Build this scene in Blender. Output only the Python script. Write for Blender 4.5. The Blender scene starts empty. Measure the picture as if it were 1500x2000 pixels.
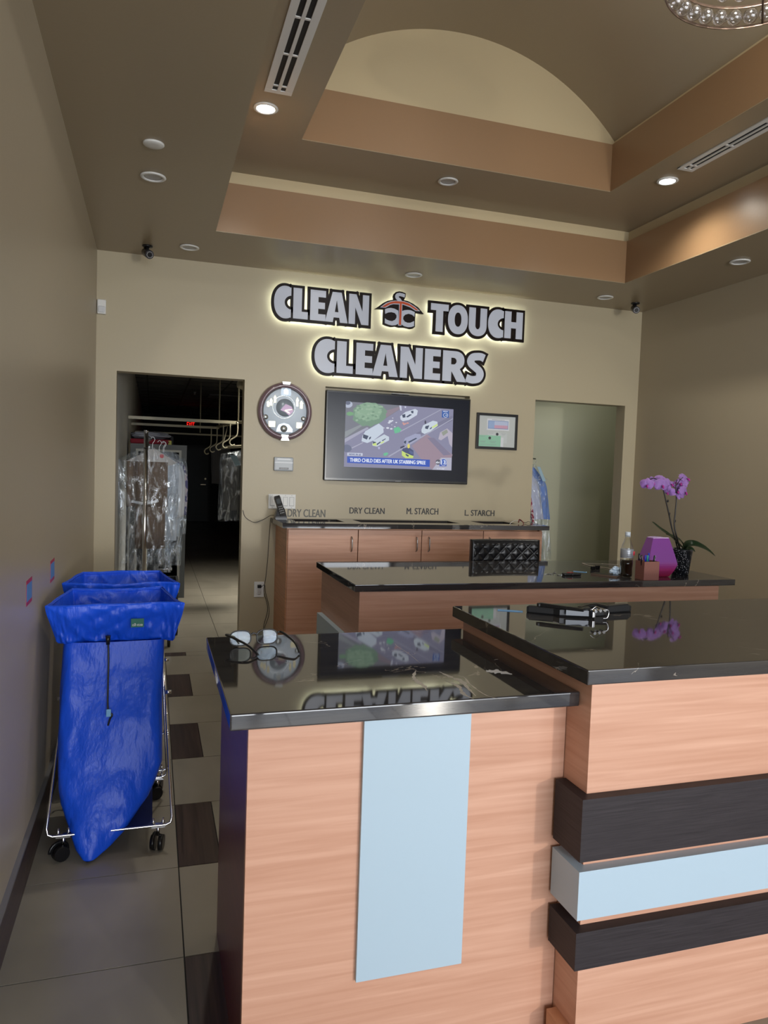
import bpy, bmesh, math, random
from mathutils import Vector, Matrix, noise
random.seed(7)
PI = math.pi
scene = bpy.context.scene
COL = scene.collection

# ------------------------------------------------------------------ camera
F, CX, CY, CZ = 1436.27, 0.411, -5.8286, 1.48
YAW, PITCH, ROLL = map(math.radians, (17.5144, -3.1533, 1.9399))
fw = Vector((math.sin(YAW)*math.cos(PITCH), math.cos(YAW)*math.cos(PITCH), math.sin(PITCH)))
rt0 = Vector((math.cos(YAW), -math.sin(YAW), 0))
up0 = rt0.cross(fw)
rt = rt0*math.cos(ROLL) + up0*math.sin(ROLL)
up = -rt0*math.sin(ROLL) + up0*math.cos(ROLL)
cam_data = bpy.data.cameras.new('camera')
cam_data.sensor_fit = 'HORIZONTAL'
cam_data.sensor_width = 36
cam_data.lens = 36*F/1500
cam_data.clip_start = 0.02
cam = bpy.data.objects.new('camera', cam_data)
COL.objects.link(cam)
m = Matrix.Identity(4)
for i in range(3):
    m[i][0], m[i][1], m[i][2], m[i][3] = rt[i], up[i], -fw[i], (CX, CY, CZ)[i]
cam.matrix_world = m
scene.camera = cam

def at(px, py, ax, val):
    "point of the plane axis=val seen at a pixel of the 1500x2000 photograph"
    d = rt*((px-750)/F) - up*((py-1000)/F) + fw
    o = Vector((CX, CY, CZ))
    return o + d*((val-o[ax])/d[ax])

# ------------------------------------------------------------------ light
scene.view_settings.view_transform = 'Standard'
scene.view_settings.look = 'None'
scene.view_settings.gamma = 1
scene.view_settings.exposure = 0.07
world = bpy.data.worlds.new('sky')
scene.world = world
world.use_nodes = True
wn = world.node_tree
bg = wn.nodes['Background']
bg.inputs[0].default_value = (0.62, 0.75, 1.0, 1)
bg.inputs[1].default_value = 2.0

def area(name, loc, rot, sx, sy, power, col):
    l = bpy.data.lights.new(name, 'AREA')
    l.shape = 'RECTANGLE'; l.size = sx; l.size_y = sy
    l.energy = power; l.color = col
    o = bpy.data.objects.new(name, l); COL.objects.link(o)
    o.location = loc; o.rotation_euler = rot
    return o
# daylight coming in through the storefront glazing behind the camera
area('storefront_daylight', (2.33, -25.0, 4.0), (math.radians(90), 0, 0), 16.0, 9.0, 2300, (0.90, 0.95, 1.0))
# added fill standing in for bounce off unseen pavement, lifts the ceiling
area('pavement_bounce_fill', (2.33, -14.5, 0.05), (math.radians(122), 0, 0), 26.0, 8.0, 1800, (1.0, 0.96, 0.88))
# low glint thrown in from the parking lot
area('parking_lot_glint', (3.75, -11.0, 1.38), (math.radians(90), 0, 0), 0.22, 0.22, 130, (1.0, 0.95, 0.85))

# ------------------------------------------------------------------ materials
MATS = {}
def mat(name, col, rough=0.5, metal=0.0, emit=None, es=1.0, trans=0.0, coat=0.0, spec=0.5, ior=1.45, bump=None, alpha=1.0, sheen=0.0):
    if name in MATS: return MATS[name]
    m = bpy.data.materials.new(name); m.use_nodes = True
    nt = m.node_tree; b = nt.nodes['Principled BSDF']
    b.inputs['Base Color'].default_value = (*col, 1)
    b.inputs['Roughness'].default_value = rough
    b.inputs['Metallic'].default_value = metal
    b.inputs['Transmission Weight'].default_value = trans
    b.inputs['Coat Weight'].default_value = coat
    b.inputs['Specular IOR Level'].default_value = spec
    b.inputs['IOR'].default_value = ior
    b.inputs['Alpha'].default_value = alpha
    b.inputs['Sheen Weight'].default_value = sheen
    if emit:
        b.inputs['Emission Color'].default_value = (*emit, 1)
        b.inputs['Emission Strength'].default_value = es
    if bump:   # (scale xyz, strength, distance, detail)
        tc = nt.nodes.new('ShaderNodeTexCoord'); mp = nt.nodes.new('ShaderNodeMapping')
        mp.inputs['Scale'].default_value = bump[0]
        n = nt.nodes.new('ShaderNodeTexNoise'); n.inputs['Scale'].default_value = 1
        n.inputs['Detail'].default_value = bump[3]
        bp = nt.nodes.new('ShaderNodeBump'); bp.inputs['Strength'].default_value = bump[1]; bp.inputs['Distance'].default_value = bump[2]
        nt.links.new(tc.outputs['Object'], mp.inputs[0]); nt.links.new(mp.outputs[0], n.inputs[0])
        nt.links.new(n.outputs[0], bp.inputs['Height']); nt.links.new(bp.outputs[0], b.inputs['Normal'])
    MATS[name] = m
    return m

def grain(name, c0, c1, scale, rough=0.4, detail=6, spec=0.5, lo=0.3, hi=0.7, bump=0.0, distort=0.6, coat=0.0):
    "two tone stretched noise: wood grain, stone bands, brushed stuff"
    if name in MATS: return MATS[name]
    m = mat(name, c0, rough, spec=spec, coat=coat)
    nt = m.node_tree; b = nt.nodes['Principled BSDF']
    tc = nt.nodes.new('ShaderNodeTexCoord'); mp = nt.nodes.new('ShaderNodeMapping')
    mp.inputs['Scale'].default_value = scale
    n = nt.nodes.new('ShaderNodeTexNoise'); n.inputs['Scale'].default_value = 1
    n.inputs['Detail'].default_value = detail; n.inputs['Distortion'].default_value = distort
    cr = nt.nodes.new('ShaderNodeValToRGB')
    cr.color_ramp.elements[0].position = lo; cr.color_ramp.elements[0].color = (*c0, 1)
    cr.color_ramp.elements[1].position = hi; cr.color_ramp.elements[1].color = (*c1, 1)
    nt.links.new(tc.outputs['Object'], mp.inputs[0]); nt.links.new(mp.outputs[0], n.inputs[0])
    nt.links.new(n.outputs[0], cr.inputs[0]); nt.links.new(cr.outputs[0], b.inputs['Base Color'])
    if bump:
        bp = nt.nodes.new('ShaderNodeBump'); bp.inputs['Strength'].default_value = bump; bp.inputs['Distance'].default_value = 0.002
        nt.links.new(n.outputs[0], bp.inputs['Height']); nt.links.new(bp.outputs[0], b.inputs['Normal'])
    return m

PAINT_BUMP = ((60, 60, 60), 0.12, 0.003, 3)
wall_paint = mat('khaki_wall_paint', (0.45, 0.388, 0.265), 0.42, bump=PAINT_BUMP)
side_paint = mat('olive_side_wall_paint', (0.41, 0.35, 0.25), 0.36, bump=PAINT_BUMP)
ceil_paint = mat('brown_ceiling_paint', (0.33, 0.265, 0.175), 0.33, bump=PAINT_BUMP)
fascia_paint = mat('caramel_fascia_paint', (0.285, 0.172, 0.09), 0.33, bump=PAINT_BUMP)
cove_paint = mat('pale_cove_paint', (0.55, 0.45, 0.275), 0.45, bump=PAINT_BUMP)
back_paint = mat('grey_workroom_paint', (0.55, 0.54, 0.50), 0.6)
gloom_paint = mat('workroom_gloom_paint', (0.05, 0.05, 0.055), 0.7)  # gloom of the unlit workroom put into the wall colour
alcove_paint = mat('olive_passage_paint', (0.50, 0.49, 0.36), 0.5)
cherry = grain('cherry_wood_laminate', (0.49, 0.25, 0.16), (0.63, 0.36, 0.25), (2.2, 2.2, 55), 0.38, lo=0.25, hi=0.75)
cherry_dk = grain('cherry_wood_laminate_edge', (0.50, 0.235, 0.12), (0.66, 0.33, 0.18), (2.2, 2.2, 55), 0.38)
wenge = grain('dark_wenge_laminate', (0.021, 0.017, 0.019), (0.036, 0.030, 0.033), (9, 9, 320), 0.5, bump=0.06, spec=0.3)
white_lam = mat('white_laminate', (0.40, 0.51, 0.59), 0.35)
white_pl = mat('white_plastic', (0.72, 0.72, 0.70), 0.4)
grey_pl = mat('grey_plastic', (0.35, 0.36, 0.37), 0.4)
black_pl = mat('black_plastic', (0.008, 0.008, 0.009), 0.3)
black_mt = mat('matte_black', (0.010, 0.010, 0.011), 0.65)
chrome = mat('chrome', (0.75, 0.75, 0.76), 0.12, 1.0)
steel = mat('brushed_steel', (0.45, 0.45, 0.46), 0.3, 1.0)
tile_beige = grain('beige_porcelain_tile', (0.26, 0.235, 0.185), (0.35, 0.315, 0.25), (3, 1.3, 3), 0.28, detail=3, spec=0.6)
tile_brown = grain('brown_wood_look_tile', (0.030, 0.018, 0.016), (0.075, 0.046, 0.038), (60, 2.5, 60), 0.35)
grout = mat('dark_grout', (0.03, 0.028, 0.025), 0.9)
def granite(name):
    m = grain(name, (0.026, 0.025, 0.028), (0.060, 0.055, 0.050), (1.6, 26, 26), 0.035, detail=5, spec=0.75, lo=0.4, hi=0.8, distort=1.2)
    nt = m.node_tree; b = nt.nodes['Principled BSDF']
    b.inputs['IOR'].default_value = 1.6
    src = b.inputs['Base Color'].links[0].from_socket
    tc = nt.nodes['Texture Coordinate']
    mp = nt.nodes.new('ShaderNodeMapping'); mp.inputs['Scale'].default_value = (1.5, 2.4, 2.0); mp.inputs['Rotation'].default_value = (0, 0, 0.6)
    n = nt.nodes.new('ShaderNodeTexNoise'); n.inputs['Scale'].default_value = 2.0; n.inputs['Detail'].default_value = 9; n.inputs['Distortion'].default_value = 0.8
    a = nt.nodes.new('ShaderNodeMath'); a.operation = 'SUBTRACT'; a.inputs[1].default_value = 0.5
    ab = nt.nodes.new('ShaderNodeMath'); ab.operation = 'ABSOLUTE'
    lt = nt.nodes.new('ShaderNodeMath'); lt.operation = 'LESS_THAN'; lt.inputs[1].default_value = 0.0035
    n2 = nt.nodes.new('ShaderNodeTexNoise'); n2.inputs['Scale'].default_value = 3.1; n2.inputs['Detail'].default_value = 2
    gt = nt.nodes.new('ShaderNodeMath'); gt.operation = 'GREATER_THAN'; gt.inputs[1].default_value = 0.585
    mu = nt.nodes.new('ShaderNodeMath'); mu.operation = 'MULTIPLY'
    mx = nt.nodes.new('ShaderNodeMixRGB'); mx.inputs[2].default_value = (0.22, 0.19, 0.16, 1)
    L = nt.links.new
    L(tc.outputs['Object'], mp.inputs[0]); L(mp.outputs[0], n.inputs[0]); L(mp.outputs[0], n2.inputs[0])
    L(n.outputs[0], a.inputs[0]); L(a.outputs[0], ab.inputs[0]); L(ab.outputs[0], lt.inputs[0])
    L(n2.outputs[0], gt.inputs[0]); L(lt.outputs[0], mu.inputs[0]); L(gt.outputs[0], mu.inputs[1])
    L(mu.outputs[0], mx.inputs[0]); L(src, mx.inputs[1]); L(mx.outputs[0], b.inputs['Base Color'])
    return m
stone = granite('black_granite')
def film(name, tint=(0.9, 0.95, 1.0), fac=0.35, sc=(14, 14, 5)):
    "thin clear dry-cleaning film: see-through with crinkled glossy folds"
    m = bpy.data.materials.new(name); m.use_nodes = True; nt = m.node_tree
    nt.nodes.clear(); N = nt.nodes.new; L = nt.links.new
    out = N('ShaderNodeOutputMaterial'); mix = N('ShaderNodeMixShader'); tr = N('ShaderNodeBsdfTransparent'); gl = N('ShaderNodeBsdfPrincipled')
    gl.inputs['Base Color'].default_value = (*tint, 1); gl.inputs['Roughness'].default_value = 0.12; gl.inputs['Metallic'].default_value = 0.55
    tr.inputs[0].default_value = (0.93, 0.95, 0.97, 1)
    tc = N('ShaderNodeTexCoord'); mp = N('ShaderNodeMapping'); mp.inputs['Scale'].default_value = sc
    n = N('ShaderNodeTexNoise'); n.inputs['Scale'].default_value = 1.0; n.inputs['Detail'].default_value = 4; n.inputs['Distortion'].default_value = 1.5
    bp = N('ShaderNodeBump'); bp.inputs['Strength'].default_value = 1.0; bp.inputs['Distance'].default_value = 0.05
    cr = N('ShaderNodeValToRGB'); cr.color_ramp.elements[0].position = 0.50; cr.color_ramp.elements[0].color = (0.05, 0.05, 0.05, 1)
    cr.color_ramp.elements[1].position = 0.72; cr.color_ramp.elements[1].color = (fac*2, fac*2, fac*2, 1)
    L(tc.outputs['Object'], mp.inputs[0]); L(mp.outputs[0], n.inputs[0]); L(n.outputs[0], bp.inputs['Height']); L(bp.outputs[0], gl.inputs['Normal'])
    L(n.outputs[0], cr.inputs[0]); L(cr.outputs[0], mix.inputs[0]); L(tr.outputs[0], mix.inputs[1]); L(gl.outputs[0], mix.inputs[2]); L(mix.outputs[0], out.inputs[0])
    return m
plastic_film = film('clear_garment_film')
def clearmat(name, tint=(1, 1, 1), refl=0.06, edge=0.6, rough=0.03):
    "thin clear stuff: straight-through view plus mirror-like reflection growing towards the edges"
    m = bpy.data.materials.new(name); m.use_nodes = True; nt = m.node_tree; nt.nodes.clear(); N = nt.nodes.new; L = nt.links.new
    out = N('ShaderNodeOutputMaterial'); mix = N('ShaderNodeMixShader'); tr = N('ShaderNodeBsdfTransparent'); gl = N('ShaderNodeBsdfGlossy')
    tr.inputs[0].default_value = (*tint, 1); gl.inputs[1].default_value = rough; lw = N('ShaderNodeLayerWeight'); lw.inputs[0].default_value = 0.35
    ma = N('ShaderNodeMath'); ma.operation = 'MULTIPLY_ADD'; ma.inputs[1].default_value = edge; ma.inputs[2].default_value = refl
    L(lw.outputs[1], ma.inputs[0]); L(ma.outputs[0], mix.inputs[0]); L(tr.outputs[0], mix.inputs[1]); L(gl.outputs[0], mix.inputs[2]); L(mix.outputs[0], out.inputs[0])
    return m

# ------------------------------------------------------------------ builders
def new(): return bmesh.new()
def box(bm, x0, x1, y0, y1, z0, z1, bev=0.0, mi=0):
    vs = [bm.verts.new((x, y, z)) for x in (x0, x1) for y in (y0, y1) for z in (z0, z1)]
    fs = [bm.faces.new([vs[i] for i in q]) for q in ((0,1,3,2),(4,6,7,5),(0,4,5,1),(2,3,7,6),(0,2,6,4),(1,5,7,3))]
    for f in fs: f.material_index = mi
    if bev:
        es = list({e for f in fs for e in f.edges})
        r = bmesh.ops.bevel(bm, geom=es, offset=bev, segments=3, profile=0.6, affect='EDGES')
        for f in r['faces']: f.material_index = mi
    return bm
def frame_of(d):
    d = d.normalized(); a = Vector((0, 0, 1)) if abs(d.z) < 0.9 else Vector((1, 0, 0))
    u = d.cross(a).normalized(); return u, d.cross(u).normalized()
def tube(bm, pts, r, seg=10, cap=True, closed=False, mi=0, rs=None):
    pts = [Vector(p) for p in pts]; n = len(pts); rings = []
    pu = None
    for i, p in enumerate(pts):
        if closed: d = pts[(i+1) % n] - pts[i-1]
        else: d = pts[min(i+1, n-1)] - pts[max(i-1, 0)]
        if d.length < 1e-9: d = Vector((0, 0, 1))
        d.normalize()
        if pu is None: u, w = frame_of(d)
        else:
            u = pu - d*pu.dot(d)
            if u.length < 1e-6: u, w = frame_of(d)
            u.normalize(); w = d.cross(u)
        pu = u; rr = rs[i] if rs else r
        rings.append([bm.verts.new(p + u*math.cos(2*PI*k/seg)*rr + w*math.sin(2*PI*k/seg)*rr) for k in range(seg)])
    m = n if closed else n-1
    for i in range(m):
        a, b = rings[i], rings[(i+1) % n]
        for k in range(seg):
            f = bm.faces.new((a[k], a[(k+1) % seg], b[(k+1) % seg], b[k])); f.smooth = True; f.material_index = mi
    if cap and not closed:
        for q in (rings[0][::-1], rings[-1]):
            f = bm.faces.new(q); f.material_index = mi
    return bm
def cyl(bm, a, b, r, seg=20, mi=0, r2=None):
    return tube(bm, [a, b], r, seg, mi=mi, rs=[r, r if r2 is None else r2])
def arc(pts_ctrl, n=12):
    "Catmull-Rom through control points"
    P = [Vector(p) for p in pts_ctrl]; out = []
    for i in range(len(P)-1):
        p0, p1, p2, p3 = P[max(i-1, 0)], P[i], P[i+1], P[min(i+2, len(P)-1)]
        for k in range(n):
            t = k/n
            out.append(0.5*((2*p1) + (p2-p0)*t + (2*p0-5*p1+4*p2-p3)*t*t + (-p0+3*p1-3*p2+p3)*t**3))
    out.append(P[-1]); return out
def lathe(bm, prof, origin=(0,0,0), axis='z', seg=40, sx=1, sy=1, mi=0, smooth=True, caps=True):
    "prof: list of (radius, height)"
    o = Vector(origin); rings = []
    def P(r, h, a):
        x, y = r*math.cos(a)*sx, r*math.sin(a)*sy
        if axis == 'z': return o + Vector((x, y, h))
        if axis == 'y': return o + Vector((x, h, y))
        return o + Vector((h, x, y))
    for r, h in prof:
        rings.append([bm.verts.new(P(max(r, 1e-5), h, 2*PI*k/seg)) for k in range(seg)])
    for a, b in zip(rings, rings[1:]):
        for k in range(seg):
            f = bm.faces.new((a[k], a[(k+1) % seg], b[(k+1) % seg], b[k])); f.smooth = smooth; f.material_index = mi
    for q in ((rings[0][::-1], rings[-1]) if caps else ()):
        f = bm.faces.new(q); f.material_index = mi
    return bm
def loft(bm, rings, cap0=False, cap1=False, mi=0, smooth=True, closed=True):
    R = [[bm.verts.new(p) for p in r] for r in rings]; n = len(R[0])
    for a, b in zip(R, R[1:]):
        for k in range(n if closed else n-1):
            f = bm.faces.new((a[k], a[(k+1) % n], b[(k+1) % n], b[k])); f.smooth = smooth; f.material_index = mi
    if cap0: bm.faces.new(R[0][::-1]).material_index = mi
    if cap1: bm.faces.new(R[-1]).material_index = mi
    return bm
def prism(bm, poly, y0, y1, mi=0):
    "poly of (x,z) extruded along y"
    a = [bm.verts.new((x, y0, z)) for x, z in poly]; b = [bm.verts.new((x, y1, z)) for x, z in poly]; n = len(poly)
    for q in (a, b[::-1]): bm.faces.new(q).material_index = mi
    for k in range(n): bm.faces.new((a[k], b[k], b[(k+1) % n], a[(k+1) % n])).material_index = mi
    return bm
def polyz(bm, poly, z0, z1, mi=0):
    a = [bm.verts.new((x, y, z0)) for x, y in poly]; b = [bm.verts.new((x, y, z1)) for x, y in poly]; n = len(poly)
    for q in (a[::-1], b): bm.faces.new(q).material_index = mi
    for k in range(n): bm.faces.new((a[k], a[(k+1) % n], b[(k+1) % n], b[k])).material_index = mi
    return bm
def wloc(o):
    v = Vector((0, 0, 0))
    while o is not None: v += o.location; o = o.parent
    return v
def obj(name, bm, material, parent=None, local=False, smooth=None, mod=None):
    "link a bmesh (world coordinates unless local) as one mesh object"
    bmesh.ops.recalc_face_normals(bm, faces=bm.faces)
    me = bpy.data.meshes.new(name)
    o = bpy.data.objects.new(name, me)
    if not local:
        if parent is not None: off = wloc(parent)
        else:
            c = [v.co for v in bm.verts]
            off = Vector(((min(v.x for v in c)+max(v.x for v in c))/2, (min(v.y for v in c)+max(v.y for v in c))/2, min(v.z for v in c)))
            o.location = off
        bmesh.ops.translate(bm, verts=bm.verts, vec=-off)
    bm.to_mesh(me); bm.free()
    if smooth is not None:
        for p in me.polygons: p.use_smooth = smooth
    for m_ in (material if isinstance(material, (list, tuple)) else [material]): me.materials.append(m_)
    COL.objects.link(o)
    if parent is not None: o.parent = parent
    return o
def tag(o, label, cat, group=None, kind=None):
    o['label'] = label; o['category'] = cat
    if group: o['group'] = group
    if kind: o['kind'] = kind
    return o
def thing(name, label, cat, loc=(0,0,0), group=None):
    o = bpy.data.objects.new(name, None); COL.objects.link(o); o.location = loc; o.empty_display_size = 0.05
    return tag(o, label, cat, group)
def struct(name, bm, m, label, parent=None):
    o = obj(name, bm, m, parent)
    if parent is None: o['kind'] = 'structure'; o['label'] = label; o['category'] = 'room'
    return o
def dup(o, loc, label=None, group=None, rz=None):
    r = o.copy(); COL.objects.link(r); r.location = loc
    if rz is not None: r.rotation_euler = (0, 0, rz)
    if label: r['label'] = label
    if group: r['group'] = group
    for ch in list(o.children):
        c = ch.copy(); COL.objects.link(c); c.parent = r
        for g in list(ch.children):
            d = g.copy(); COL.objects.link(d); d.parent = c
    return r

def curve_bm(loops, depth, offset=0.0):
    "filled 2D outlines (local XY) -> bmesh extruded by depth in z"
    cu = bpy.data.curves.new('outline', 'CURVE'); cu.dimensions = '2D'; cu.fill_mode = 'BOTH'
    cu.extrude = depth/2; cu.offset = offset
    for lp in loops:
        sp = cu.splines.new('POLY'); sp.points.add(len(lp)-1); sp.use_cyclic_u = True
        for k, p in enumerate(lp): sp.points[k].co = (p[0], p[1], 0, 1)
    o = bpy.data.objects.new('outline', cu); COL.objects.link(o)
    bpy.context.view_layer.update()
    me = bpy.data.meshes.new_from_object(o.evaluated_get(bpy.context.evaluated_depsgraph_get()))
    bm = bmesh.new(); bm.from_mesh(me)
    COL.objects.unlink(o); bpy.data.objects.remove(o); bpy.data.curves.remove(cu); bpy.data.meshes.remove(me)
    return bm
def text_bm(s, w=None, h=None, depth=0.002, bold=0.0, shift=0.0):
    "text centred on the origin in local XY, scaled to width w / height h"
    cu = bpy.data.curves.new('lettering', 'FONT'); cu.body = s; cu.extrude = 0.01
    cu.align_x = 'CENTER'
    o = bpy.data.objects.new('lettering', cu); COL.objects.link(o)
    bpy.context.view_layer.update()
    me = bpy.data.meshes.new_from_object(o.evaluated_get(bpy.context.evaluated_depsgraph_get()))
    bm = bmesh.new(); bm.from_mesh(me)
    COL.objects.unlink(o); bpy.data.objects.remove(o); bpy.data.curves.remove(cu); bpy.data.meshes.remove(me)
    xs = [v.co.x for v in bm.verts]; ys = [v.co.y for v in bm.verts]
    x0, x1, y0, y1 = min(xs), max(xs), min(ys), max(ys)
    if w is None: w = h*(x1-x0)/(y1-y0)
    if h is None: h = w*(y1-y0)/(x1-x0)
    for v in bm.verts:
        v.co = Vector(((v.co.x-(x0+x1)/2)*w/(x1-x0), (v.co.y-(y0+y1)/2)*h/(y1-y0), v.co.z/0.02*depth))
    if shift:
        me = bpy.data.meshes.new('t'); bm.to_mesh(me)
        for j, (sx_, sy_) in enumerate(((-shift, 0), (shift, 0), (0, shift*0.6))):
            n0 = len(bm.verts); bm.from_mesh(me); bm.verts.ensure_lookup_table()
            for v in bm.verts[n0:]: v.co.x += sx_; v.co.y += sy_; v.co.z += 0.00002*(j+1)
        bpy.data.meshes.remove(me)
    return bm
def fat_bm(loop, off, depth):
    "filled outline grown outwards by off, corners kept square"
    bm = curve_bm([loop], depth); n = len(loop); P_ = [Vector(p) for p in loop]
    def turn(k):
        a = (P_[k]-P_[k-1]); b_ = (P_[(k+1) % n]-P_[k])
        return 0 if a.length < 1e-7 or b_.length < 1e-7 else a.angle(b_)
    for k in range(n):
        a, b_ = P_[k], P_[(k+1) % n]; d = b_-a
        if d.length < 1e-7: continue
        d.normalize(); nn = Vector((-d.y, d.x)); j = 0.00002*(k % 9)
        e0 = off if turn(k) > 0.5 else off*0.15; e1 = off if turn((k+1) % n) > 0.5 else off*0.15
        q = [a-d*e0-nn*off, b_+d*e1-nn*off, b_+d*e1+nn*off, a-d*e0+nn*off]
        polyz(bm, [(v.x, v.y) for v in q], -depth/2-j, depth/2+j)
    return bm
WALLM = Matrix(((1,0,0,0),(0,0,-1,0),(0,1,0,0),(0,0,0,1)))     # local XY -> wall XZ facing -y
def on_wall(bm, x, y, z, mi=0):
    bmesh.ops.transform(bm, matrix=Matrix.Translation((x, y, z)) @ WALLM, verts=bm.verts)
    for f in bm.faces: f.material_index = mi
    return bm
def merge(a, b):
    "append bmesh b to a"
    me = bpy.data.meshes.new('t'); b.to_mesh(me); b.free()
    mi = [f.material_index for f in a.faces]
    a.from_mesh(me); bpy.data.meshes.remove(me); return a

# ------------------------------------------------------------------ room shell
W, HC, Z2 = 4.668, 3.017, 3.43
D1, D2, HD = 0.144, 1.08, 2.156
E1, E2 = 3.614, 4.536
V1, V2, V3, V4 = 1.722, 2.985, 1.396, 2.146
WT = 0.13
YF = -8.2
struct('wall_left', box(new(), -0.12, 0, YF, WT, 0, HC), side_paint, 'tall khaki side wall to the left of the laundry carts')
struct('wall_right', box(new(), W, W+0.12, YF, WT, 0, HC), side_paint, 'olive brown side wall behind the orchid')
bm = new()
xs = [0, D1, D2, V1, V2, E1, E2, W]; zs = [0, V3, V4, HD, HC]
for i in range(7):
    for j in range(4):
        xa, xb, za, zb = xs[i], xs[i+1], zs[j], zs[j+1]
        if (i in (1, 5)) and j < 3: continue
        if i == 3 and j == 1: box(bm, xa, xb, 0.10, WT, za, zb); continue
        box(bm, xa, xb, 0, WT, za, zb)
struct('wall_back', bm, wall_paint, 'khaki back wall with two open doorways and the television niche')
# outer lowered ceiling ring
OX0, OX1, OY1, OY0 = 0.78, 3.92, -0.785, -6.9
bm = new()
box(bm, 0, W, OY1, 0, HC, HC+0.004); box(bm, 0, W, YF, OY0, HC, HC+0.004)
box(bm, 0, OX0, OY0, OY1, HC, HC+0.004); box(bm, OX1, W, OY0, OY1, HC, HC+0.004)
struct('ceiling', bm, ceil_paint, 'brown painted lowered ceiling border with recessed lamps')
def ringwall(x0, x1, y0, y1, z0, z1, t=0.05):
    b = new()
    box(b, x0-t, x1+t, y1, y1+t, z0, z1); box(b, x0-t, x1+t, y0-t, y0, z0, z1)
    box(b, x0-t, x0, y0, y1, z0, z1); box(b, x1, x1+t, y0, y1, z0, z1); return b
struct('trim_1', ringwall(OX0, OX1, OY0, OY1, HC+0.0045, 3.34, 0.045), fascia_paint, 'lower caramel fascia band around the first ceiling step')
struct('wall_first_step', ringwall(OX0-0.045, OX1+0.045, OY0-0.045, OY1+0.045, HC+0.0045, Z2+0.02), cove_paint, 'pale cove strip above the lower caramel band')
IX0, IX1, IY1, IY0 = 1.222, 3.348, -1.388, -6.3
bm = new()
box(bm, OX0-0.044, OX1+0.044, IY1, OY1+0.044, Z2, Z2+0.004); box(bm, OX0-0.044, OX1+0.044, OY0-0.044, IY0, Z2, Z2+0.004)
box(bm, OX0-0.044, IX0, IY0, IY1, Z2, Z2+0.004); box(bm, IX1, OX1+0.044, IY0, IY1, Z2, Z2+0.004)
struct('ceiling_second_step', bm, ceil_paint, 'brown second ceiling step with air slots and lamps')
struct('trim_2', ringwall(IX0, IX1, IY0, IY1, Z2+0.0045, 3.745, 0.04), fascia_paint, 'upper caramel fascia band below the vault')
ax0, ax1 = IX0-0.04, IX1+0.04
ccx, R_, czv = 2.27, 1.535, 2.735
def vz(x): return czv + math.sqrt(R_*R_-(x-ccx)**2)
vx = [ax0+(ax1-ax0)*k/48 for k in range(49)]
bm = new()
for (ya, yb) in ((IY1+0.04, IY1+0.09), (IY0-0.09, IY0-0.04)):
    prism(bm, [(ax0, 3.5)] + [(x, vz(x)) for x in vx] + [(ax1, 3.5)], ya, yb)
for xa, xb in ((ax0-0.05, ax0), (ax1, ax1+0.05)):
    box(bm, xa, xb, IY0-0.04, IY1+0.04, 3.5, vz(ax1)+0.03)
struct('wall_vault_end', bm, cove_paint, 'pale lunette wall closing the barrel vault')
bm = new()
loft(bm, [[(x, IY1+0.06, vz(x)) for x in vx], [(x, IY0-0.06, vz(x)) for x in vx]], closed=False)
loft(bm, [[(x, IY1+0.06, vz(x)+0.05) for x in vx], [(x, IY0-0.06, vz(x)+0.05) for x in vx]], closed=False)
struct('ceiling_vault', bm, ceil_paint, 'brown barrel vaulted ceiling with the chandelier')
# floor: porcelain tiles, narrow wood-look accent column
bm = new()
box(bm, -0.12, 7, YF-0.2, 14.2, -0.06, -0.004, mi=0)
G = 0.0022
def tile(x0, x1, y0, y1, mi):
    vs = [bm.verts.new(p) for p in ((x0+G, y0+G, 0), (x1-G, y0+G, 0), (x1-G, y1-G, 0), (x0+G, y1-G, 0))]
    vb = [bm.verts.new((v.co.x, v.co.y, -0.004)) for v in vs]
    bm.faces.new(vs).material_index = mi
    for k in range(4): bm.faces.new((vs[k], vb[k], vb[(k+1) % 4], vs[(k+1) % 4])).material_index = mi
P = 0.5175
for k in range(-1, 16):
    y1, y0 = -P*k, -P*(k+1)
    if k == -1: y0, y1 = 0.0, 0.115
    tile(0, 0.524, y0, y1, 1)
    x = 0.524
    if k % 2 == 1: tile(x, 0.678, y0, y1, 2); x = 0.678
    j = 0
    while x < W+0.1:
        w_ = 0.155 if (k % 2 == 1 and j % 3 == 2) else P
        tile(x, min(x+w_, W+0.11), y0, y1, 2 if w_ < 0.3 else 1); x += w_; j += 1
for k in range(27):
    y0 = 0.115+P*k; y1 = min(y0+P, 14)
    x = 0.14-0.2
    while x < 6.9:
        tile(max(x, 0.0), min(x+P*2, 6.95), y0, y1, 1); x += P*2
struct('floor', bm, [grout, tile_beige, tile_brown], 'beige tiled floor with brown accent tiles')
# skirting
bm = new()
for k in range(16):
    y1, y0 = -P*k, -P*(k+1)
    box(bm, 0.0003, 0.012, max(y0, YF)+0.0012, y1-0.0012, 0.0002, 0.148)
struct('baseboard_left', bm, tile_brown, 'dark brown tile skirting along the left wall')
struct('trim_3', box(new(), 0.0003, 0.016, YF, -0.001, 0.149, 0.160), mat('grey_trim', (0.30, 0.30, 0.31), 0.35, 0.6), 'thin grey cap strip on the tile skirting')
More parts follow.
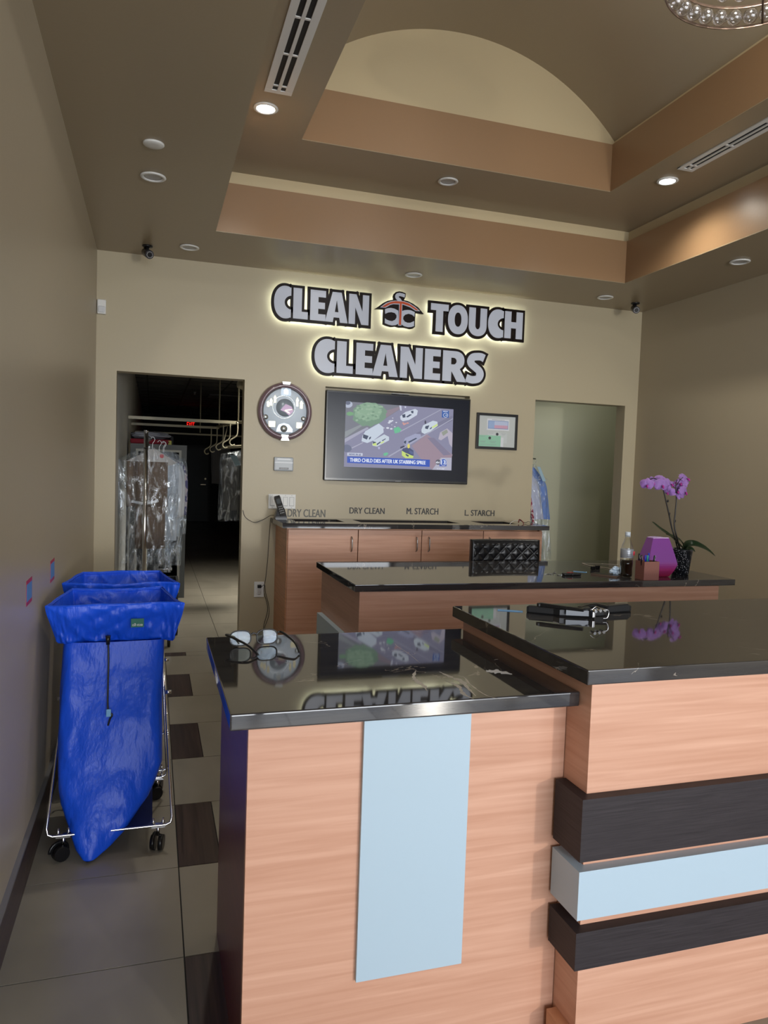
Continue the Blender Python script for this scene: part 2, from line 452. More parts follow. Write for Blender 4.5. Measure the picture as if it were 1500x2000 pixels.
# workroom behind the left doorway
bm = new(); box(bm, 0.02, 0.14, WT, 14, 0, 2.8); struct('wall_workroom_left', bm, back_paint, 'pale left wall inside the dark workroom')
bm = new(); box(bm, 0.02, 7, 14, 14.1, 0, 2.8); struct('wall_workroom_end', bm, gloom_paint, 'dark end wall of the workroom around the exit door')
bm = new(); box(bm, 3.30, 3.40, WT, 14, 0, 2.8); struct('wall_workroom_right', bm, gloom_paint, 'dark right wall of the workroom')
bm = new(); box(bm, 0.02, 3.4, WT, 14, 2.76, 2.8)
for k in range(22): box(bm, 0.14, 3.3, 0.4+k*0.61, 0.42+k*0.61, 2.754, 2.76, mi=1)
for k in range(5): box(bm, 0.3+k*0.61, 0.32+k*0.61, WT, 14, 2.753, 2.76, mi=1)
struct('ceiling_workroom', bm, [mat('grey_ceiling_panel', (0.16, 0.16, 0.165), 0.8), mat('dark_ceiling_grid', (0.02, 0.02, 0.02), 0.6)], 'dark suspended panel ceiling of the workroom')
# passage behind the right doorway
bm = new(); box(bm, 3.40, 5.8, 1.2, 1.3, 0, 2.8); struct('wall_passage', bm, alcove_paint, 'olive wall seen through the right doorway')
bm = new(); box(bm, 5.7, 5.8, WT, 1.2, 0, 2.8); box(bm, W+0.12, 5.8, 0.02, WT, 0, 2.8); struct('wall_passage_side', bm, alcove_paint, 'side wall of the passage')
bm = new(); box(bm, 3.40, 5.8, WT, 1.3, 2.76, 2.8); struct('ceiling_passage', bm, alcove_paint, 'ceiling of the passage')
l = bpy.data.lights.new('workroom_fill', 'AREA'); l.size = 0.6; l.energy = 45; l.color = (1, 0.96, 0.86); l.spread = math.radians(110)  # unseen fill added to brighten the floor inside the left doorway
lo = bpy.data.objects.new('workroom_fill', l); COL.objects.link(lo); lo.location = (1.9, 2.3, 2.7)
l = bpy.data.lights.new('passage_fill', 'AREA'); l.size = 0.5; l.energy = 3.0; l.color = (0.97, 1, 0.92)  # unseen fill added to lighten the wall behind the right doorway
lo = bpy.data.objects.new('passage_fill', l); COL.objects.link(lo); lo.location = (4.7, 0.55, 2.7)
# storefront behind the camera
bm = new()
al = mat('dark_bronze_frame', (0.05, 0.045, 0.04), 0.4, 0.6)
box(bm, 0, W, YF, YF+0.1, 2.93, HC)
struct('wall_front', bm, wall_paint, 'wall above the storefront glazing')
bm = new()
for x in (0.0, 1.15, 2.3, 3.3, W-0.06): box(bm, x, x+0.06, YF, YF+0.08, 0, 2.93)
for z in (0.0, 2.14, 2.87): box(bm, 0, W, YF+0.01, YF+0.07, z, z+0.06)
struct('window_1', bm, al, 'storefront glazing frame behind the camera')

# exit door of the workroom
drk = mat('charcoal_door_paint', (0.17, 0.18, 0.19), 0.5)
bm = new(); box(bm, 1.20, 1.79, 13.94, 13.998, 0.01, 1.93, 0.004)
d = struct('door_1', bm, drk, 'charcoal metal exit door at the far end of the workroom')
bm = new(); box(bm, 1.15, 1.20, 13.93, 13.999, 0, 1.99); box(bm, 1.79, 1.84, 13.93, 13.999, 0, 1.99); box(bm, 1.15, 1.84, 13.93, 13.999, 1.93, 1.99)
obj('door_frame', bm, mat('dark_door_frame', (0.08, 0.08, 0.085), 0.5), d)
bm = new(); cyl(bm, (1.72, 13.94, 0.98), (1.72, 13.88, 0.98), 0.012); box(bm, 1.60, 1.73, 13.87, 13.885, 0.97, 0.99)
obj('door_handle', bm, chrome, d)
bm = new(); cyl(bm, (1.72, 13.94, 1.13), (1.72, 13.92, 1.13), 0.025); obj('deadbolt', bm, chrome, d)

# ------------------------------------------------------------------ ceiling fittings
def downlight(x, y, z, lit, label):
    t = thing('recessed_downlight', label, 'ceiling light', (x, y, z), 'recessed ceiling downlights')
    b = new(); lathe(b, [(0.050, -0.0015), (0.066, -0.0015), (0.068, -0.0065), (0.063, -0.0105), (0.052, -0.011), (0.048, -0.006), (0.047, -0.0015)], (x, y, z), caps=False)
    obj('trim_ring', b, white_pl, t)
    b = new()
    if lit:
        lathe(b, [(0.0475, -0.0016), (0.0475, -0.007), (0.03, -0.0085)], (x, y, z))
        obj('lens', b, mat('lit_lamp_lens', (1, 1, 1), 0.5, emit=(1, 0.98, 0.93), es=14), t)
        l = bpy.data.lights.new('downlight_lamp', 'SPOT'); l.energy = 55; l.spot_size = math.radians(150); l.spot_blend = 1.0
        l.shadow_soft_size = 0.045; l.color = (1.0, 0.95, 0.84)
        lo = bpy.data.objects.new('downlight_lamp', l); COL.objects.link(lo); lo.location = (x, y, z-0.03)
    else:
        lathe(b, [(0.0475, -0.0016), (0.0475, -0.005), (0.040, -0.0035), (0.012, -0.002)], (x, y, z))
        obj('lens', b, mat('unlit_lamp_lens', (0.42, 0.42, 0.42), 0.3), t)
for x, y, z, lit, lab in (
    (0.387, -1.596, HC, 0, 'unlit round white downlight in the left ceiling border, next to the blank cover disc'),
    (0.632, -0.356, HC, 0, 'unlit round downlight beside the black camera above the left doorway'),
    (2.320, -0.337, HC, 0, 'unlit round downlight in the ceiling just above the hanger logo'),
    (4.037, -0.349, HC, 0, 'unlit round downlight beside the camera in the right corner'),
    (4.264, -1.608, HC, 0, 'unlit round downlight in the right ceiling border near the right wall'),
    (2.258, -1.146, Z2, 0, 'unlit round downlight in the middle of the second ceiling step'),
    (0.964, -1.698, Z2, 1, 'glowing white downlight at the end of the left air slot'),
    (3.569, -1.696, Z2, 1, 'glowing white downlight at the end of the right air slot')):
    downlight(x, y, z, lit, lab)
bm = new(); lathe(bm, [(0.050, -0.0005), (0.050, -0.006), (0.045, -0.010), (0.02, -0.0115)], (0.389, -2.02, HC))
tag(obj('ceiling_cover_plate', bm, white_pl), 'small blank white disc on the left ceiling border', 'cover plate')
def air_slot(x0, x1, y0, y1, z, label):
    t = thing('linear_air_diffuser', label, 'air vent', ((x0+x1)/2, y1, z), 'linear ceiling air slots')
    w = x1-x0; b = new()
    box(b, x0, x0+w*0.26, y0, y1, z-0.008, z-0.0005, 0.001); box(b, x1-w*0.26, x1, y0, y1, z-0.008, z-0.0005, 0.001)
    box(b, x0, x1, y1-0.03, y1, z-0.0085, z-0.0005); box(b, x0, x1, y0, y0+0.03, z-0.0085, z-0.0005)
    xm = (x0+x1)/2; box(b, xm-w*0.06, xm+w*0.06, y0, y1, z-0.009, z-0.0005)
    obj('frame', b, white_pl, t)
    b = new(); box(b, x0+w*0.2, x1-w*0.2, y0+0.01, y1-0.01, z-0.0035, z-0.0003); obj('slot', b, black_mt, t)
    for k in range(int((y1-y0)/0.3)+1):
        yy = y1-0.07-k*0.3
        if yy < y0: break
        b = new(); box(b, x0+w*0.25, xm-w*0.05, yy-0.012, yy, z-0.008, z-0.002); box(b, xm+w*0.05, x1-w*0.25, yy-0.012, yy, z-0.008, z-0.002)
        obj('spacer', b, white_pl, t)
air_slot(0.928, 1.070, -3.4, -1.885, Z2, 'long white two-slot air diffuser in the left of the stepped ceiling')
air_slot(3.497, 3.610, -3.4, -1.875, Z2, 'long white two-slot air diffuser in the right of the stepped ceiling')

# security cameras
def cctv(x, y, lookpt, label):
    t = thing('security_camera', label, 'camera', (x, y, HC), 'black bullet security cameras')
    b = new(); lathe(b, [(0.036, -0.0005), (0.036, -0.008), (0.028, -0.013), (0.012, -0.014)], (x, y, HC))
    cyl(b, (x, y, HC-0.012), (x, y, HC-0.04), 0.011)
    obj('bracket', b, black_pl, t)
    c = Vector((x, y, HC-0.052)); d = (Vector(lookpt)-c).normalized()
    b = new(); tube(b, [c-d*0.05, c-d*0.045, c+d*0.055, c+d*0.06], 0.03, 28, rs=[0.024, 0.029, 0.030, 0.028])
    obj('body', b, mat('camera_shell', (0.035, 0.035, 0.04), 0.3), t)
    b = new(); tube(b, [c+d*0.0605, c+d*0.063], 0.016, 24, rs=[0.014, 0.013]); obj('lens', b, black_pl, t)
    u, w = frame_of(d); b = new()
    for k in range(14):
        a = 2*PI*k/14; q = c+d*0.0605+(u*math.cos(a)+w*math.sin(a))*0.020
        cyl(b, q, q+d*0.0025, 0.0022, 8)
    obj('infrared_led', b, white_pl, t)['kind'] = 'stuff'
cctv(0.349, -0.257, (1.35, -3.4, 1.6), 'black bullet camera hanging from the ceiling above the left doorway')
cctv(4.394, -0.272, (2.2, -5.4, 0.9), 'black bullet camera hanging in the right back corner of the ceiling')
# motion sensor
t = thing('motion_sensor', 'small white motion sensor high in the left back corner', 'sensor', (0.038, -0.02, 2.55))
b = new(); box(b, 0.006, 0.066, -0.034, -0.0005, 2.555, 2.66, 0.008); obj('housing', b, white_pl, t)
b = new(); box(b, 0.014, 0.058, -0.040, -0.033, 2.565, 2.61, 0.005); obj('lens', b, mat('sensor_lens', (0.62, 0.63, 0.65), 0.2), t)

# ------------------------------------------------------------------ chandelier
t = thing('chandelier', 'round crystal ball chandelier hanging from the vaulted ceiling', 'chandelier', (2.46, -3.606, 3.30))
cx_, cy_ = 2.46, -3.606
bz = mat('bronze_chandelier_frame', (0.22, 0.15, 0.11), 0.3, 0.8)
glass = clearmat('clear_crystal', (0.95, 0.95, 0.97), 0.14, 1.0, 0.15)
def hoop(r, z, h=0.010, th=0.004):
    b = new(); lathe(b, [(r-th, z), (r, z), (r, z+h), (r-th, z+h), (r-th, z)], (cx_, cy_, 0), seg=72, caps=False); return b
for r, z in ((0.328, 3.300), (0.305, 3.365), (0.24, 3.385), (0.328, 3.42), (0.22, 3.46)): obj('hoop', hoop(r, z), bz, t)
b = new()
for k in range(4):
    a = PI/4+k*PI/2; tube(b, [(cx_+math.cos(a)*0.328, cy_+math.sin(a)*0.328, 3.305), (cx_+math.cos(a)*0.02, cy_+math.sin(a)*0.02, 3.50)], 0.004, 8)
    tube(b, [(cx_+math.cos(a)*0.325, cy_+math.sin(a)*0.325, 3.305), (cx_+math.cos(a)*0.325, cy_+math.sin(a)*0.325, 3.425)], 0.004, 8)
cyl(b, (cx_, cy_, 3.48), (cx_, cy_, 4.24), 0.008); obj('stem', b, bz, t)
b = new(); lathe(b, [(0.06, 0), (0.07, 0.02), (0.07, 0.03)], (cx_, cy_, 4.215)); obj('ceiling_canopy', b, bz, t)
me_ball = None
def ball(r, x, y, z):
    global me_ball
    if me_ball is None:
        b = new(); bmesh.ops.create_icosphere(b, subdivisions=3, radius=0.030)
        for f in b.faces: f.smooth = True
        me_ball = bpy.data.meshes.new('crystal_ball'); b.to_mesh(me_ball); b.free(); me_ball.materials.append(glass)
    o = bpy.data.objects.new('crystal_ball', me_ball); COL.objects.link(o); o.parent = t
    o.location = (x-cx_, y-cy_, z-3.30); o.scale = (r/0.030,)*3
for k in range(34): a = 2*PI*k/34; ball(0.029, cx_+math.cos(a)*0.315, cy_+math.sin(a)*0.315, 3.338)
for k in range(26): a = 2*PI*(k+0.5)/26; ball(0.027, cx_+math.cos(a)*0.27, cy_+math.sin(a)*0.27, 3.40)
for k in range(16): a = 2*PI*(k+0.5)/16; ball(0.024, cx_+math.cos(a)*0.19, cy_+math.sin(a)*0.19, 3.43)
b = new(); lathe(b, [(0.03, 3.44), (0.05, 3.46), (0.05, 3.49), (0.02, 3.50)], (cx_, cy_, 0)); cl_ = bpy.data.lights.new('chandelier_lamp', 'POINT'); cl_.energy = 30; cl_.shadow_soft_size = 0.08; cl_.color = (0.95, 0.95, 0.92)
clo = bpy.data.objects.new('chandelier_lamp', cl_); COL.objects.link(clo); clo.location = (cx_, cy_, 3.56)
obj('lamp_cluster', b, mat('cool_bulb', (1, 1, 1), emit=(0.75, 0.85, 1.0), es=4), t)

# ------------------------------------------------------------------ halo lit wall sign
sign_white = mat('sign_face_white', (0.60, 0.64, 0.74), 0.25)
sign_black = mat('sign_backer_black', (0.010, 0.005, 0.004), 0.35, spec=0.2)
sign_orange = mat('sign_orange', (0.60, 0.085, 0.02), 0.3)
halo = mat('halo_led', (1, 1, 1), emit=(0.84, 0.97, 0.95), es=6.5)
def ell(cx, cz, rx, rz, a0, a1, n=28, p=1.0):
    out = []
    for k in range(n+1):
        a = math.radians(a0+(a1-a0)*k/n); c, s = math.cos(a), math.sin(a)
        out.append((cx+rx*math.copysign(abs(c)**p, c), cz+rz*math.copysign(abs(s)**p, s)))
    return out
def glyph(ch):
    "outer loop and hole loops in a unit box"
    if ch == 'C':
        o = ell(0.66, 0.5, 0.66, 0.53, 57, 303, 40, 0.92); i = ell(1.06, 0.5, 0.44, 0.23, 262, 98, 24)
        o[0] = (1.0, 1.0); o[-1] = (1.0, 0.0); i[0] = (1.0, 0.275); i[-1] = (1.0, 0.725)
        return o+i, []
    if ch == 'L': return [(0,0),(1,0),(1,.24),(.58,.24),(.58,1),(0,1)], []
    if ch == 'E': return [(0,0),(1,0),(1,.22),(.52,.22),(.52,.395),(.95,.395),(.95,.605),(.52,.605),(.52,.78),(1,.78),(1,1),(0,1)], []
    if ch == 'A': return [(0,0),(.34,0),(.375,.16),(.625,.16),(.66,0),(1,0),(.70,1),(.30,1)], [[(.42,.34),(.58,.34),(.50,.74)]]
    if ch == 'N': return [(0,0),(.32,0),(.32,.56),(.64,0),(1,0),(1,1),(.68,1),(.68,.44),(.36,1),(0,1)], []
    if ch == 'T': return [(.30,0),(.70,0),(.70,.76),(1,.76),(1,1),(0,1),(0,.76),(.30,.76)], []
    if ch == 'O': return ell(.5,.5,.5,.53,0,352.8,48,.9), [ell(.5,.5,.17,.26,0,345,24,.9)]
    if ch == 'U': return ([(0,1)] + ell(.5,.36,.5,.39,180,360,24,.9) + [(1,1),(.63,1)] + ell(.5,.36,.13,.14,0,-180,12)+[(.37,1)]), []
    if ch == 'H': return [(0,0),(.36,0),(.36,.385),(.64,.385),(.64,0),(1,0),(1,1),(.64,1),(.64,.615),(.36,.615),(.36,1),(0,1)], []
    if ch == 'R': return ([(0,0),(.36,0),(.36,.34),(.60,0),(1,0),(.70,.42)] + ell(.50,.70,.38,.30,-48,90,20,.9) + [(0,1)]), [[(.34,.56)]+ell(.44,.67,.12,.11,-90,90,10)+[(.34,.78)]]
    if ch == 'S':
        cl = [(.97,.84),(.80,.885),(.60,.885),(.36,.85),(.25,.73),(.30,.62),(.50,.52),(.70,.42),(.77,.29),(.66,.15),(.42,.105),(.22,.115),(.03,.16)]
        c = arc([(x, z, 0) for x, z in cl], 5); L, R = [], []
        for k, p in enumerate(c):
            d = (c[min(k+1, len(c)-1)]-c[max(k-1, 0)]); d = Vector((d.x*.9, d.y, 0)).normalized(); nrm = Vector((-d.y, d.x, 0))
            L.append((p.x+nrm.x*.205, p.y+nrm.y*.125)); R.append((p.x-nrm.x*.205, p.y-nrm.y*.125))
        return L+R[::-1], []
def sign_word(name, label, boxes, off=0.022):
    xs_ = [b[1] for b in boxes]
    x0 = boxes[0][1]; x1 = boxes[-1][2]; z0 = min(b[3] for b in boxes)
    t = thing(name, label, 'sign', ((x0+x1)/2, -0.03, z0))
    back = None; led = None; faces = []
    for ch, xa, xb, za, zb in boxes:
        o, h = glyph(ch)
        S = lambda lp: [(xa+(xb-xa)*x, za+(zb-za)*z) for x, z in lp]
        bo = fat_bm(S(o), off, 0.018); on_wall(bo, 0, -0.040, 0)
        back = bo if back is None else merge(back, bo)
        le = fat_bm(S(o), 0.008, 0.006); on_wall(le, 0, -0.0275, 0)
        led = le if led is None else merge(led, le)
        f = curve_bm([S(o)]+[S(q) for q in h], 0.005); on_wall(f, 0, -0.052, 0); faces.append(f)
    obj('backer', back, sign_black, t); obj('halo_light', led, halo, t)
    for f in faces: obj('letter', f, sign_white, t)
    return t
zc = (2.650, 2.886)
sign_word('wall_sign', 'halo-lit sign word CLEAN, left of the hanger logo', [
    ('C', 1.284, 1.417, *zc), ('L', 1.434, 1.551, *zc), ('E', 1.569, 1.693, *zc), ('A', 1.690, 1.875, *zc), ('N', 1.882, 2.048, *zc)])
zc = (2.655, 2.882)
sign_word('wall_sign', 'halo-lit sign word TOUCH, right of the hanger logo', [
    ('T', 2.580, 2.738, *zc), ('O', 2.736, 2.915, *zc), ('U', 2.924, 3.089, *zc), ('C', 3.102, 3.246, *zc), ('H', 3.257, 3.427, *zc)])
zc = (2.254, 2.506)
sign_word('wall_sign', 'halo-lit sign word CLEANERS directly above the television', [
    ('C', 1.614, 1.777, *zc), ('L', 1.795, 1.930, *zc), ('E', 1.954, 2.095, *zc), ('A', 2.092, 2.312, *zc), ('N', 2.329, 2.523, *zc),
    ('E', 2.543, 2.683, *zc), ('R', 2.703, 2.925, *zc), ('S', 2.915, 3.085, *zc)])
# hanger logo, traced on the wall plane
def TL(pts): return [(lambda p: (p.x, p.z))(at(700+x*160/1500, 560+y*160/1500, 1, 0)) for x, y in pts]
t = thing('wall_logo', 'halo-lit garment hanger logo with two round C shapes and an orange T', 'sign', (2.31, -0.03, 2.65))
bk = TL([(262,430),(340,380),(420,320),(500,280),(610,258),(600,200),(615,155),(650,122),(715,108),(770,118),(833,146),(826,215),(800,268),(870,285),(960,330),(1060,400),(1160,522),(1080,512),(1010,502),(1003,600),(1000,755),(960,785),(905,795),(850,780),(790,768),(700,768),(640,748),(560,757),(480,735),(415,705),(418,560),(425,440),(340,432)])
b = curve_bm([bk], 0.018); on_wall(b, 0, -0.040, 0); obj('backer', b, sign_black, t)
b = curve_bm([bk], 0.006, -0.012); on_wall(b, 0, -0.0275, 0); obj('halo_light', b, halo, t)
hook = TL([(765,295),(735,245),(700,218),(705,200),(730,198),(808,222),(815,165),(770,148),(715,138),(665,148),(637,180),(635,215),(650,250),(680,283)])
b = curve_bm([hook], 0.005); on_wall(b, 0, -0.052, 0); obj('hook', b, sign_white, t)
lc = TL([(450,435),(500,418),(560,412),(620,425),(692,462)]+[(692,700),(640,725),(580,730),(520,718),(448,688),(450,600)]+[(480,625),(530,645),(580,652),(630,630),(660,590),(660,545),(630,505),(570,488),(510,495),(455,520)])
b = curve_bm([lc], 0.005); on_wall(b, 0, -0.052, 0); obj('letter', b, sign_white, t)
rc = TL([(758,470),(800,455),(860,448),(920,455),(992,488),(985,572),(940,535),(880,518),(820,535),(785,570),(780,615),(810,660),(860,682),(910,682),(980,650),(978,742),(930,758),(870,762),(800,745),(750,710)])
b = curve_bm([rc], 0.005); on_wall(b, 0, -0.052, 0); obj('letter', b, sign_white, t)
tw = TL([(360,402),(470,322),(560,290),(640,280),(790,290),(890,325),(1000,395),(1085,472),(1005,468),(900,400),(765,350),(748,735),(688,732),(706,350),(600,345),(540,362),(460,410)])
b = curve_bm([tw], 0.005); on_wall(b, 0, -0.055, 0); obj('letter_outline', b, sign_white, t)
to = TL([(385,396),(480,335),(560,303),(640,292),(785,302),(880,334),(985,402),(1055,460),(1015,458),(905,385),(752,335),(738,725),(700,722),(718,335),(600,333),(535,350),(450,400)])
b = curve_bm([to], 0.005); on_wall(b, 0, -0.058, 0); obj('letter', b, sign_orange, t)['label'] = 'orange T letter'

# ------------------------------------------------------------------ wall clock
t = thing('wall_clock', 'round ornate wall clock with a mauve rim and daylight-tinted dial', 'clock', (1.397, -0.03, 1.70))
O = (1.397, 0, 1.926)
b = new(); lathe(b, [(0.17, -0.0005), (0.213, -0.0005), (0.216, -0.02), (0.208, -0.038), (0.196, -0.045), (0.186, -0.046), (0.180, -0.040), (0.176, -0.026), (0.17, -0.020)], O, 'y', 72, 1, 1.05, caps=False)
obj('rim', b, grain('mauve_rim', (0.13, 0.075, 0.085), (0.24, 0.17, 0.20), (3, 3, 3), 0.2, coat=0.6), t)
b = new(); lathe(b, [(0.178, -0.022), (0.178, -0.025), (0.001, -0.025)], O, 'y', 72, 1, 1.05)
obj('dial', b, mat('daylight_tinted_dial', (0.74, 0.84, 0.95), 0.15, 0.0, coat=0.8), t)  # pale blue of reflected daylight put into the base colour
b = new(); lathe(b, [(0.170, -0.0255), (0.172, -0.028), (0.177, -0.0255)], O, 'y', 72, 1, 1.05, caps=False); obj('inner_ring', b, black_pl, t)
gold = mat('pale_gold', (0.72, 0.65, 0.42), 0.25, 0.5); silver = mat('silver_trim', (0.62, 0.66, 0.66), 0.2, 0.8)
dk = mat('dial_grey', (0.34, 0.40, 0.46), 0.25, 0.3); br = mat('dial_aubergine', (0.20, 0.13, 0.19), 0.2, 0.3)
b = new(); lathe(b, [(0.086, -0.0253), (0.0885, -0.027), (0.091, -0.0253)], (1.387, 0, 1.96), 'y', 60, caps=False); obj('hour_ring', b, silver, t)
b = new(); lathe(b, [(0.070, -0.0253), (0.070, -0.0262), (0.001, -0.0262)], (1.395, 0, 1.955), 'y', 48); obj('centre_disc', b, dk, t)
b = new(); prism(b, [(1.36, 1.935), (1.40, 1.985), (1.45, 1.965), (1.463, 1.93), (1.43, 1.895), (1.40, 1.92)], -0.0275, -0.0262); obj('movement_cover', b, br, t)
def tower(cx, z0, w, h):
    b_ = new(); prism(b_, [(cx-w, z0), (cx+w, z0), (cx+w, z0+h*.6), (cx+w*1.5, z0+h*.6), (cx, z0+h), (cx-w*1.5, z0+h*.6), (cx-w, z0+h*.6)], -0.0275, -0.0252); return b_
for cx1, z1, w1, h1 in ((1.262, 1.955, .010, .05), (1.285, 1.965, .010, .06), (1.315, 1.99, .009, .06), (1.492, 1.97, .009, .075), (1.525, 1.955, .011, .065)):
    obj('gilt_turret', tower(cx1, z1, w1, h1), gold, t)
b = new(); prism(b, [(1.36, 2.05), (1.44, 2.05), (1.44, 2.10), (1.425, 2.125), (1.40, 2.132), (1.375, 2.125), (1.36, 2.10)], -0.0272, -0.0252); obj('top_arch', b, dk, t)
b = new(); prism(b, [(1.382, 2.06), (1.418, 2.06), (1.418, 2.09), (1.40, 2.108), (1.382, 2.09)], -0.0285, -0.0270); obj('top_window', b, silver, t)
b = new(); prism(b, [(1.33, 1.765), (1.46, 1.765), (1.46, 1.79), (1.43, 1.825), (1.39, 1.835), (1.35, 1.822), (1.335, 1.79)], -0.0272, -0.0252); obj('lower_arch', b, dk, t)
b = new(); lathe(b, [(0.028, -0.0270), (0.028, -0.031), (0.001, -0.034)], (1.39, 0, 1.79), 'y', 24); obj('pendulum', b, silver, t)
for xx, zz_ in ((1.245, 1.875), (1.545, 1.875)):
    b = new(); lathe(b, [(0.020, -0.0253), (0.020, -0.028), (0.001, -0.029)], (xx, 0, zz_), 'y', 20); obj('relief_medallion', b, silver, t)
for x0_, x1_ in ((1.27, 1.32), (1.49, 1.535)):
    b = new(); prism(b, [(x0_, 1.80), (x1_, 1.80), (x1_, 1.845), (x0_, 1.845)], -0.0268, -0.0252); obj('relief_panel', b, gold, t)
for a, L_, w_ in ((-28, 0.05, 0.005), (8, 0.068, 0.0035)):
    b = new(); d_ = Vector((math.cos(math.radians(a)), 0, math.sin(math.radians(a)))); n_ = Vector((-d_.z, 0, d_.x))
    q = [Vector((1.393, 0, 1.935))+d_*s*L_+n_*w_*u_ for s, u_ in ((0, -.6), (.6, -1), (1, 0), (.6, 1), (0, .6))]
    prism(b, [(p.x, p.z) for p in q], -0.031, -0.0295); obj('hand', b, gold, t)
for z1, z2_, s in ((2.138, 2.156, 1), (1.697, 1.717, 1)):
    b = new(); prism(b, [(1.365, z1), (1.432, z1), (1.424, z2_), (1.374, z2_)] if z1 < 2 else [(1.372, z1-0.004), (1.426, z1-0.004), (1.433, z2_), (1.365, z2_)], -0.050, -0.038)
    obj('rim_clasp', b, silver, t)
b = new(); prism(b, [(1.375, 1.722), (1.42, 1.722), (1.427, 1.742), (1.368, 1.742)], -0.048, -0.026); obj('rim_clasp', b, silver, t)

# ------------------------------------------------------------------ television
t = thing('television', 'wall television showing an aerial news picture, set in the niche under the sign', 'television', (2.353, -0.02, 1.395))
X0, X1, ZB, ZT = 1.726, 2.981, 1.392, 2.118
b = new(); box(b, X0, X1, -0.030, 0.035, ZB, ZT, 0.006)
obj('bezel', b, mat('tv_bezel', (0.006, 0.006, 0.007), 0.2), t)
b = new(); box(b, X0+0.014, X1-0.014, -0.0325, -0.029, ZB+0.022, ZT-0.014)
obj('screen_panel', b, mat('tv_panel', (0.010, 0.012, 0.022), 0.20, spec=0.28), t)
b = new(); box(b, X0+0.35, X1-0.35, 0.03, 0.095, ZB+0.15, ZT-0.15); obj('wall_mount', b, black_mt, t)
b = new()
for k in range(7): box(b, 2.330+k*0.0068, 2.3345+k*0.0068, -0.0312, -0.0298, ZB+0.007, ZB+0.013)
obj('maker_mark', b, grey_pl, t)
b = new(); box(b, X0+0.55, X0+0.70, -0.034, -0.004, ZT+0.002, ZT+0.008); box(b, X0+0.62, X0+0.64, -0.02, -0.005, ZT-0.002, ZT+0.004)
obj('sensor_bar', b, grey_pl, t)
TVC = []
def tvm(c, s=0.80):
    n = 'screen_%d_%d_%d' % tuple(int(v*255) for v in c)
    if n not in [q.name for q in TVC]: TVC.append(mat(n, (0.01, 0.01, 0.01), 0.4, spec=0.25, emit=c, es=s))
    return [q.name for q in TVC].index(n)
pic = new(); layer = [0]
def scr(poly, c, y=None):
    layer[0] += 1; yy = -0.0327-0.00002*layer[0]
    pts = []
    for x, y_ in poly:
        p = at(660+x*260/1500, 770+y_*260/1500, 1, -0.0327); pts.append((min(max(p.x, 1.886), 2.836), min(max(p.z, 1.508), 2.037)))
    vs = [pic.verts.new((x, yy, z)) for x, z in pts]; f = pic.faces.new(vs); f.material_index = tvm(c)
scr([(70,80),(1302,170),(1278,885),(50,830)], (0.27, 0.27, 0.40))                       # road
scr([(70,80),(690,125),(700,170),(540,270),(330,400),(62,510)], (0.21, 0.22, 0.27))     # verge
scr([(60,500),(330,370),(350,385),(60,545)], (0.42, 0.42, 0.55))
scr([(62,420),(260,340),(270,360),(62,490)], (0.30, 0.33, 0.36))
scr([(330,250),(690,140),(700,165),(540,265)], (0.30, 0.24, 0.30))
def blob(cx, cy, rx, ry, c, n=26, j=0.10):
    scr([(cx+rx*(1+random.uniform(-j, j))*math.cos(2*PI*k/n), cy+ry*(1+random.uniform(-j, j))*math.sin(2*PI*k/n)) for k in range(n)], c)
blob(350, 225, 195, 135, (0.20, 0.33, 0.24)); blob(340, 200, 160, 100, (0.28, 0.44, 0.31))
for k in range(60): blob(350+random.uniform(-150, 150), 210+random.uniform(-95, 95), 17, 11, random.choice(((0.34, 0.50, 0.36), (0.20, 0.34, 0.24), (0.30, 0.46, 0.33))), 9)
blob(135, 220, 40, 22, (0.2, 0.42, 0.22)); blob(115, 115, 50, 38, (0.50, 0.55, 0.68), 16, .02); blob(112, 98, 30, 22, (0.15, 0.17, 0.25), 12, .02)
scr([(690,125),(715,130),(718,185),(703,185)], (0.62, 0.65, 0.8)); scr([(750,135),(768,135),(768,155),(752,155)], (0.62, 0.65, 0.8))
scr([(700,415),(1160,170),(1165,176),(705,425)], (0.42, 0.43, 0.56))
scr([(880,440),(1290,240),(1290,300),(900,480)], (0.22, 0.22, 0.33))
scr([(560,700),(1295,270),(1295,280),(580,705)], (0.42, 0.43, 0.56)); scr([(60,640),(280,540),(285,548),(60,655)], (0.45, 0.45, 0.58))
def carp(pts, c, wins, wc=(0.06, 0.08, 0.14)):
    scr(pts, c)
    for w_ in wins: scr(w_, wc)
carp([(275,470),(310,415),(460,330),(510,370),(515,430),(400,520),(330,550),(265,530)], (0.62, 0.70, 0.82), [[(285,450),(345,470),(325,512),(280,490)], [(350,490),(372,475),(372,495),(350,515)]])
carp([(385,560),(400,520),(520,452),(575,480),(575,520),(440,590),(390,580)], (0.62, 0.70, 0.80), [[(395,530),(430,540),(420,575),(392,560)], [(435,560),(480,530),(480,545),(440,575)], [(495,520),(540,495),(535,508),(500,530)]])
scr([(388,560),(430,545),(436,580),(395,578)], (0.65, 0.80, 0.25)); scr([(480,545),(520,525),(522,537),(484,560)], (0.65, 0.80, 0.25))
carp([(700,250),(760,200),(870,165),(900,185),(890,235),(800,290),(730,305),(705,285)], (0.66, 0.72, 0.84), [[(722,232),(758,222),(760,262),(730,265)], [(765,255),(810,225),(835,230),(785,262)], [(820,190),(850,185),(850,215),(830,215)]])
carp([(940,400),(960,350),(1070,298),(1120,310),(1125,355),(1040,420),(975,448),(942,430)], (0.64, 0.72, 0.82), [[(985,360),(1030,350),(1010,395),(980,385)], [(1035,385),(1060,365),(1055,385),(1035,398)]])
scr([(1060,365),(1120,330),(1122,355),(1065,385)], (0.65, 0.80, 0.30))
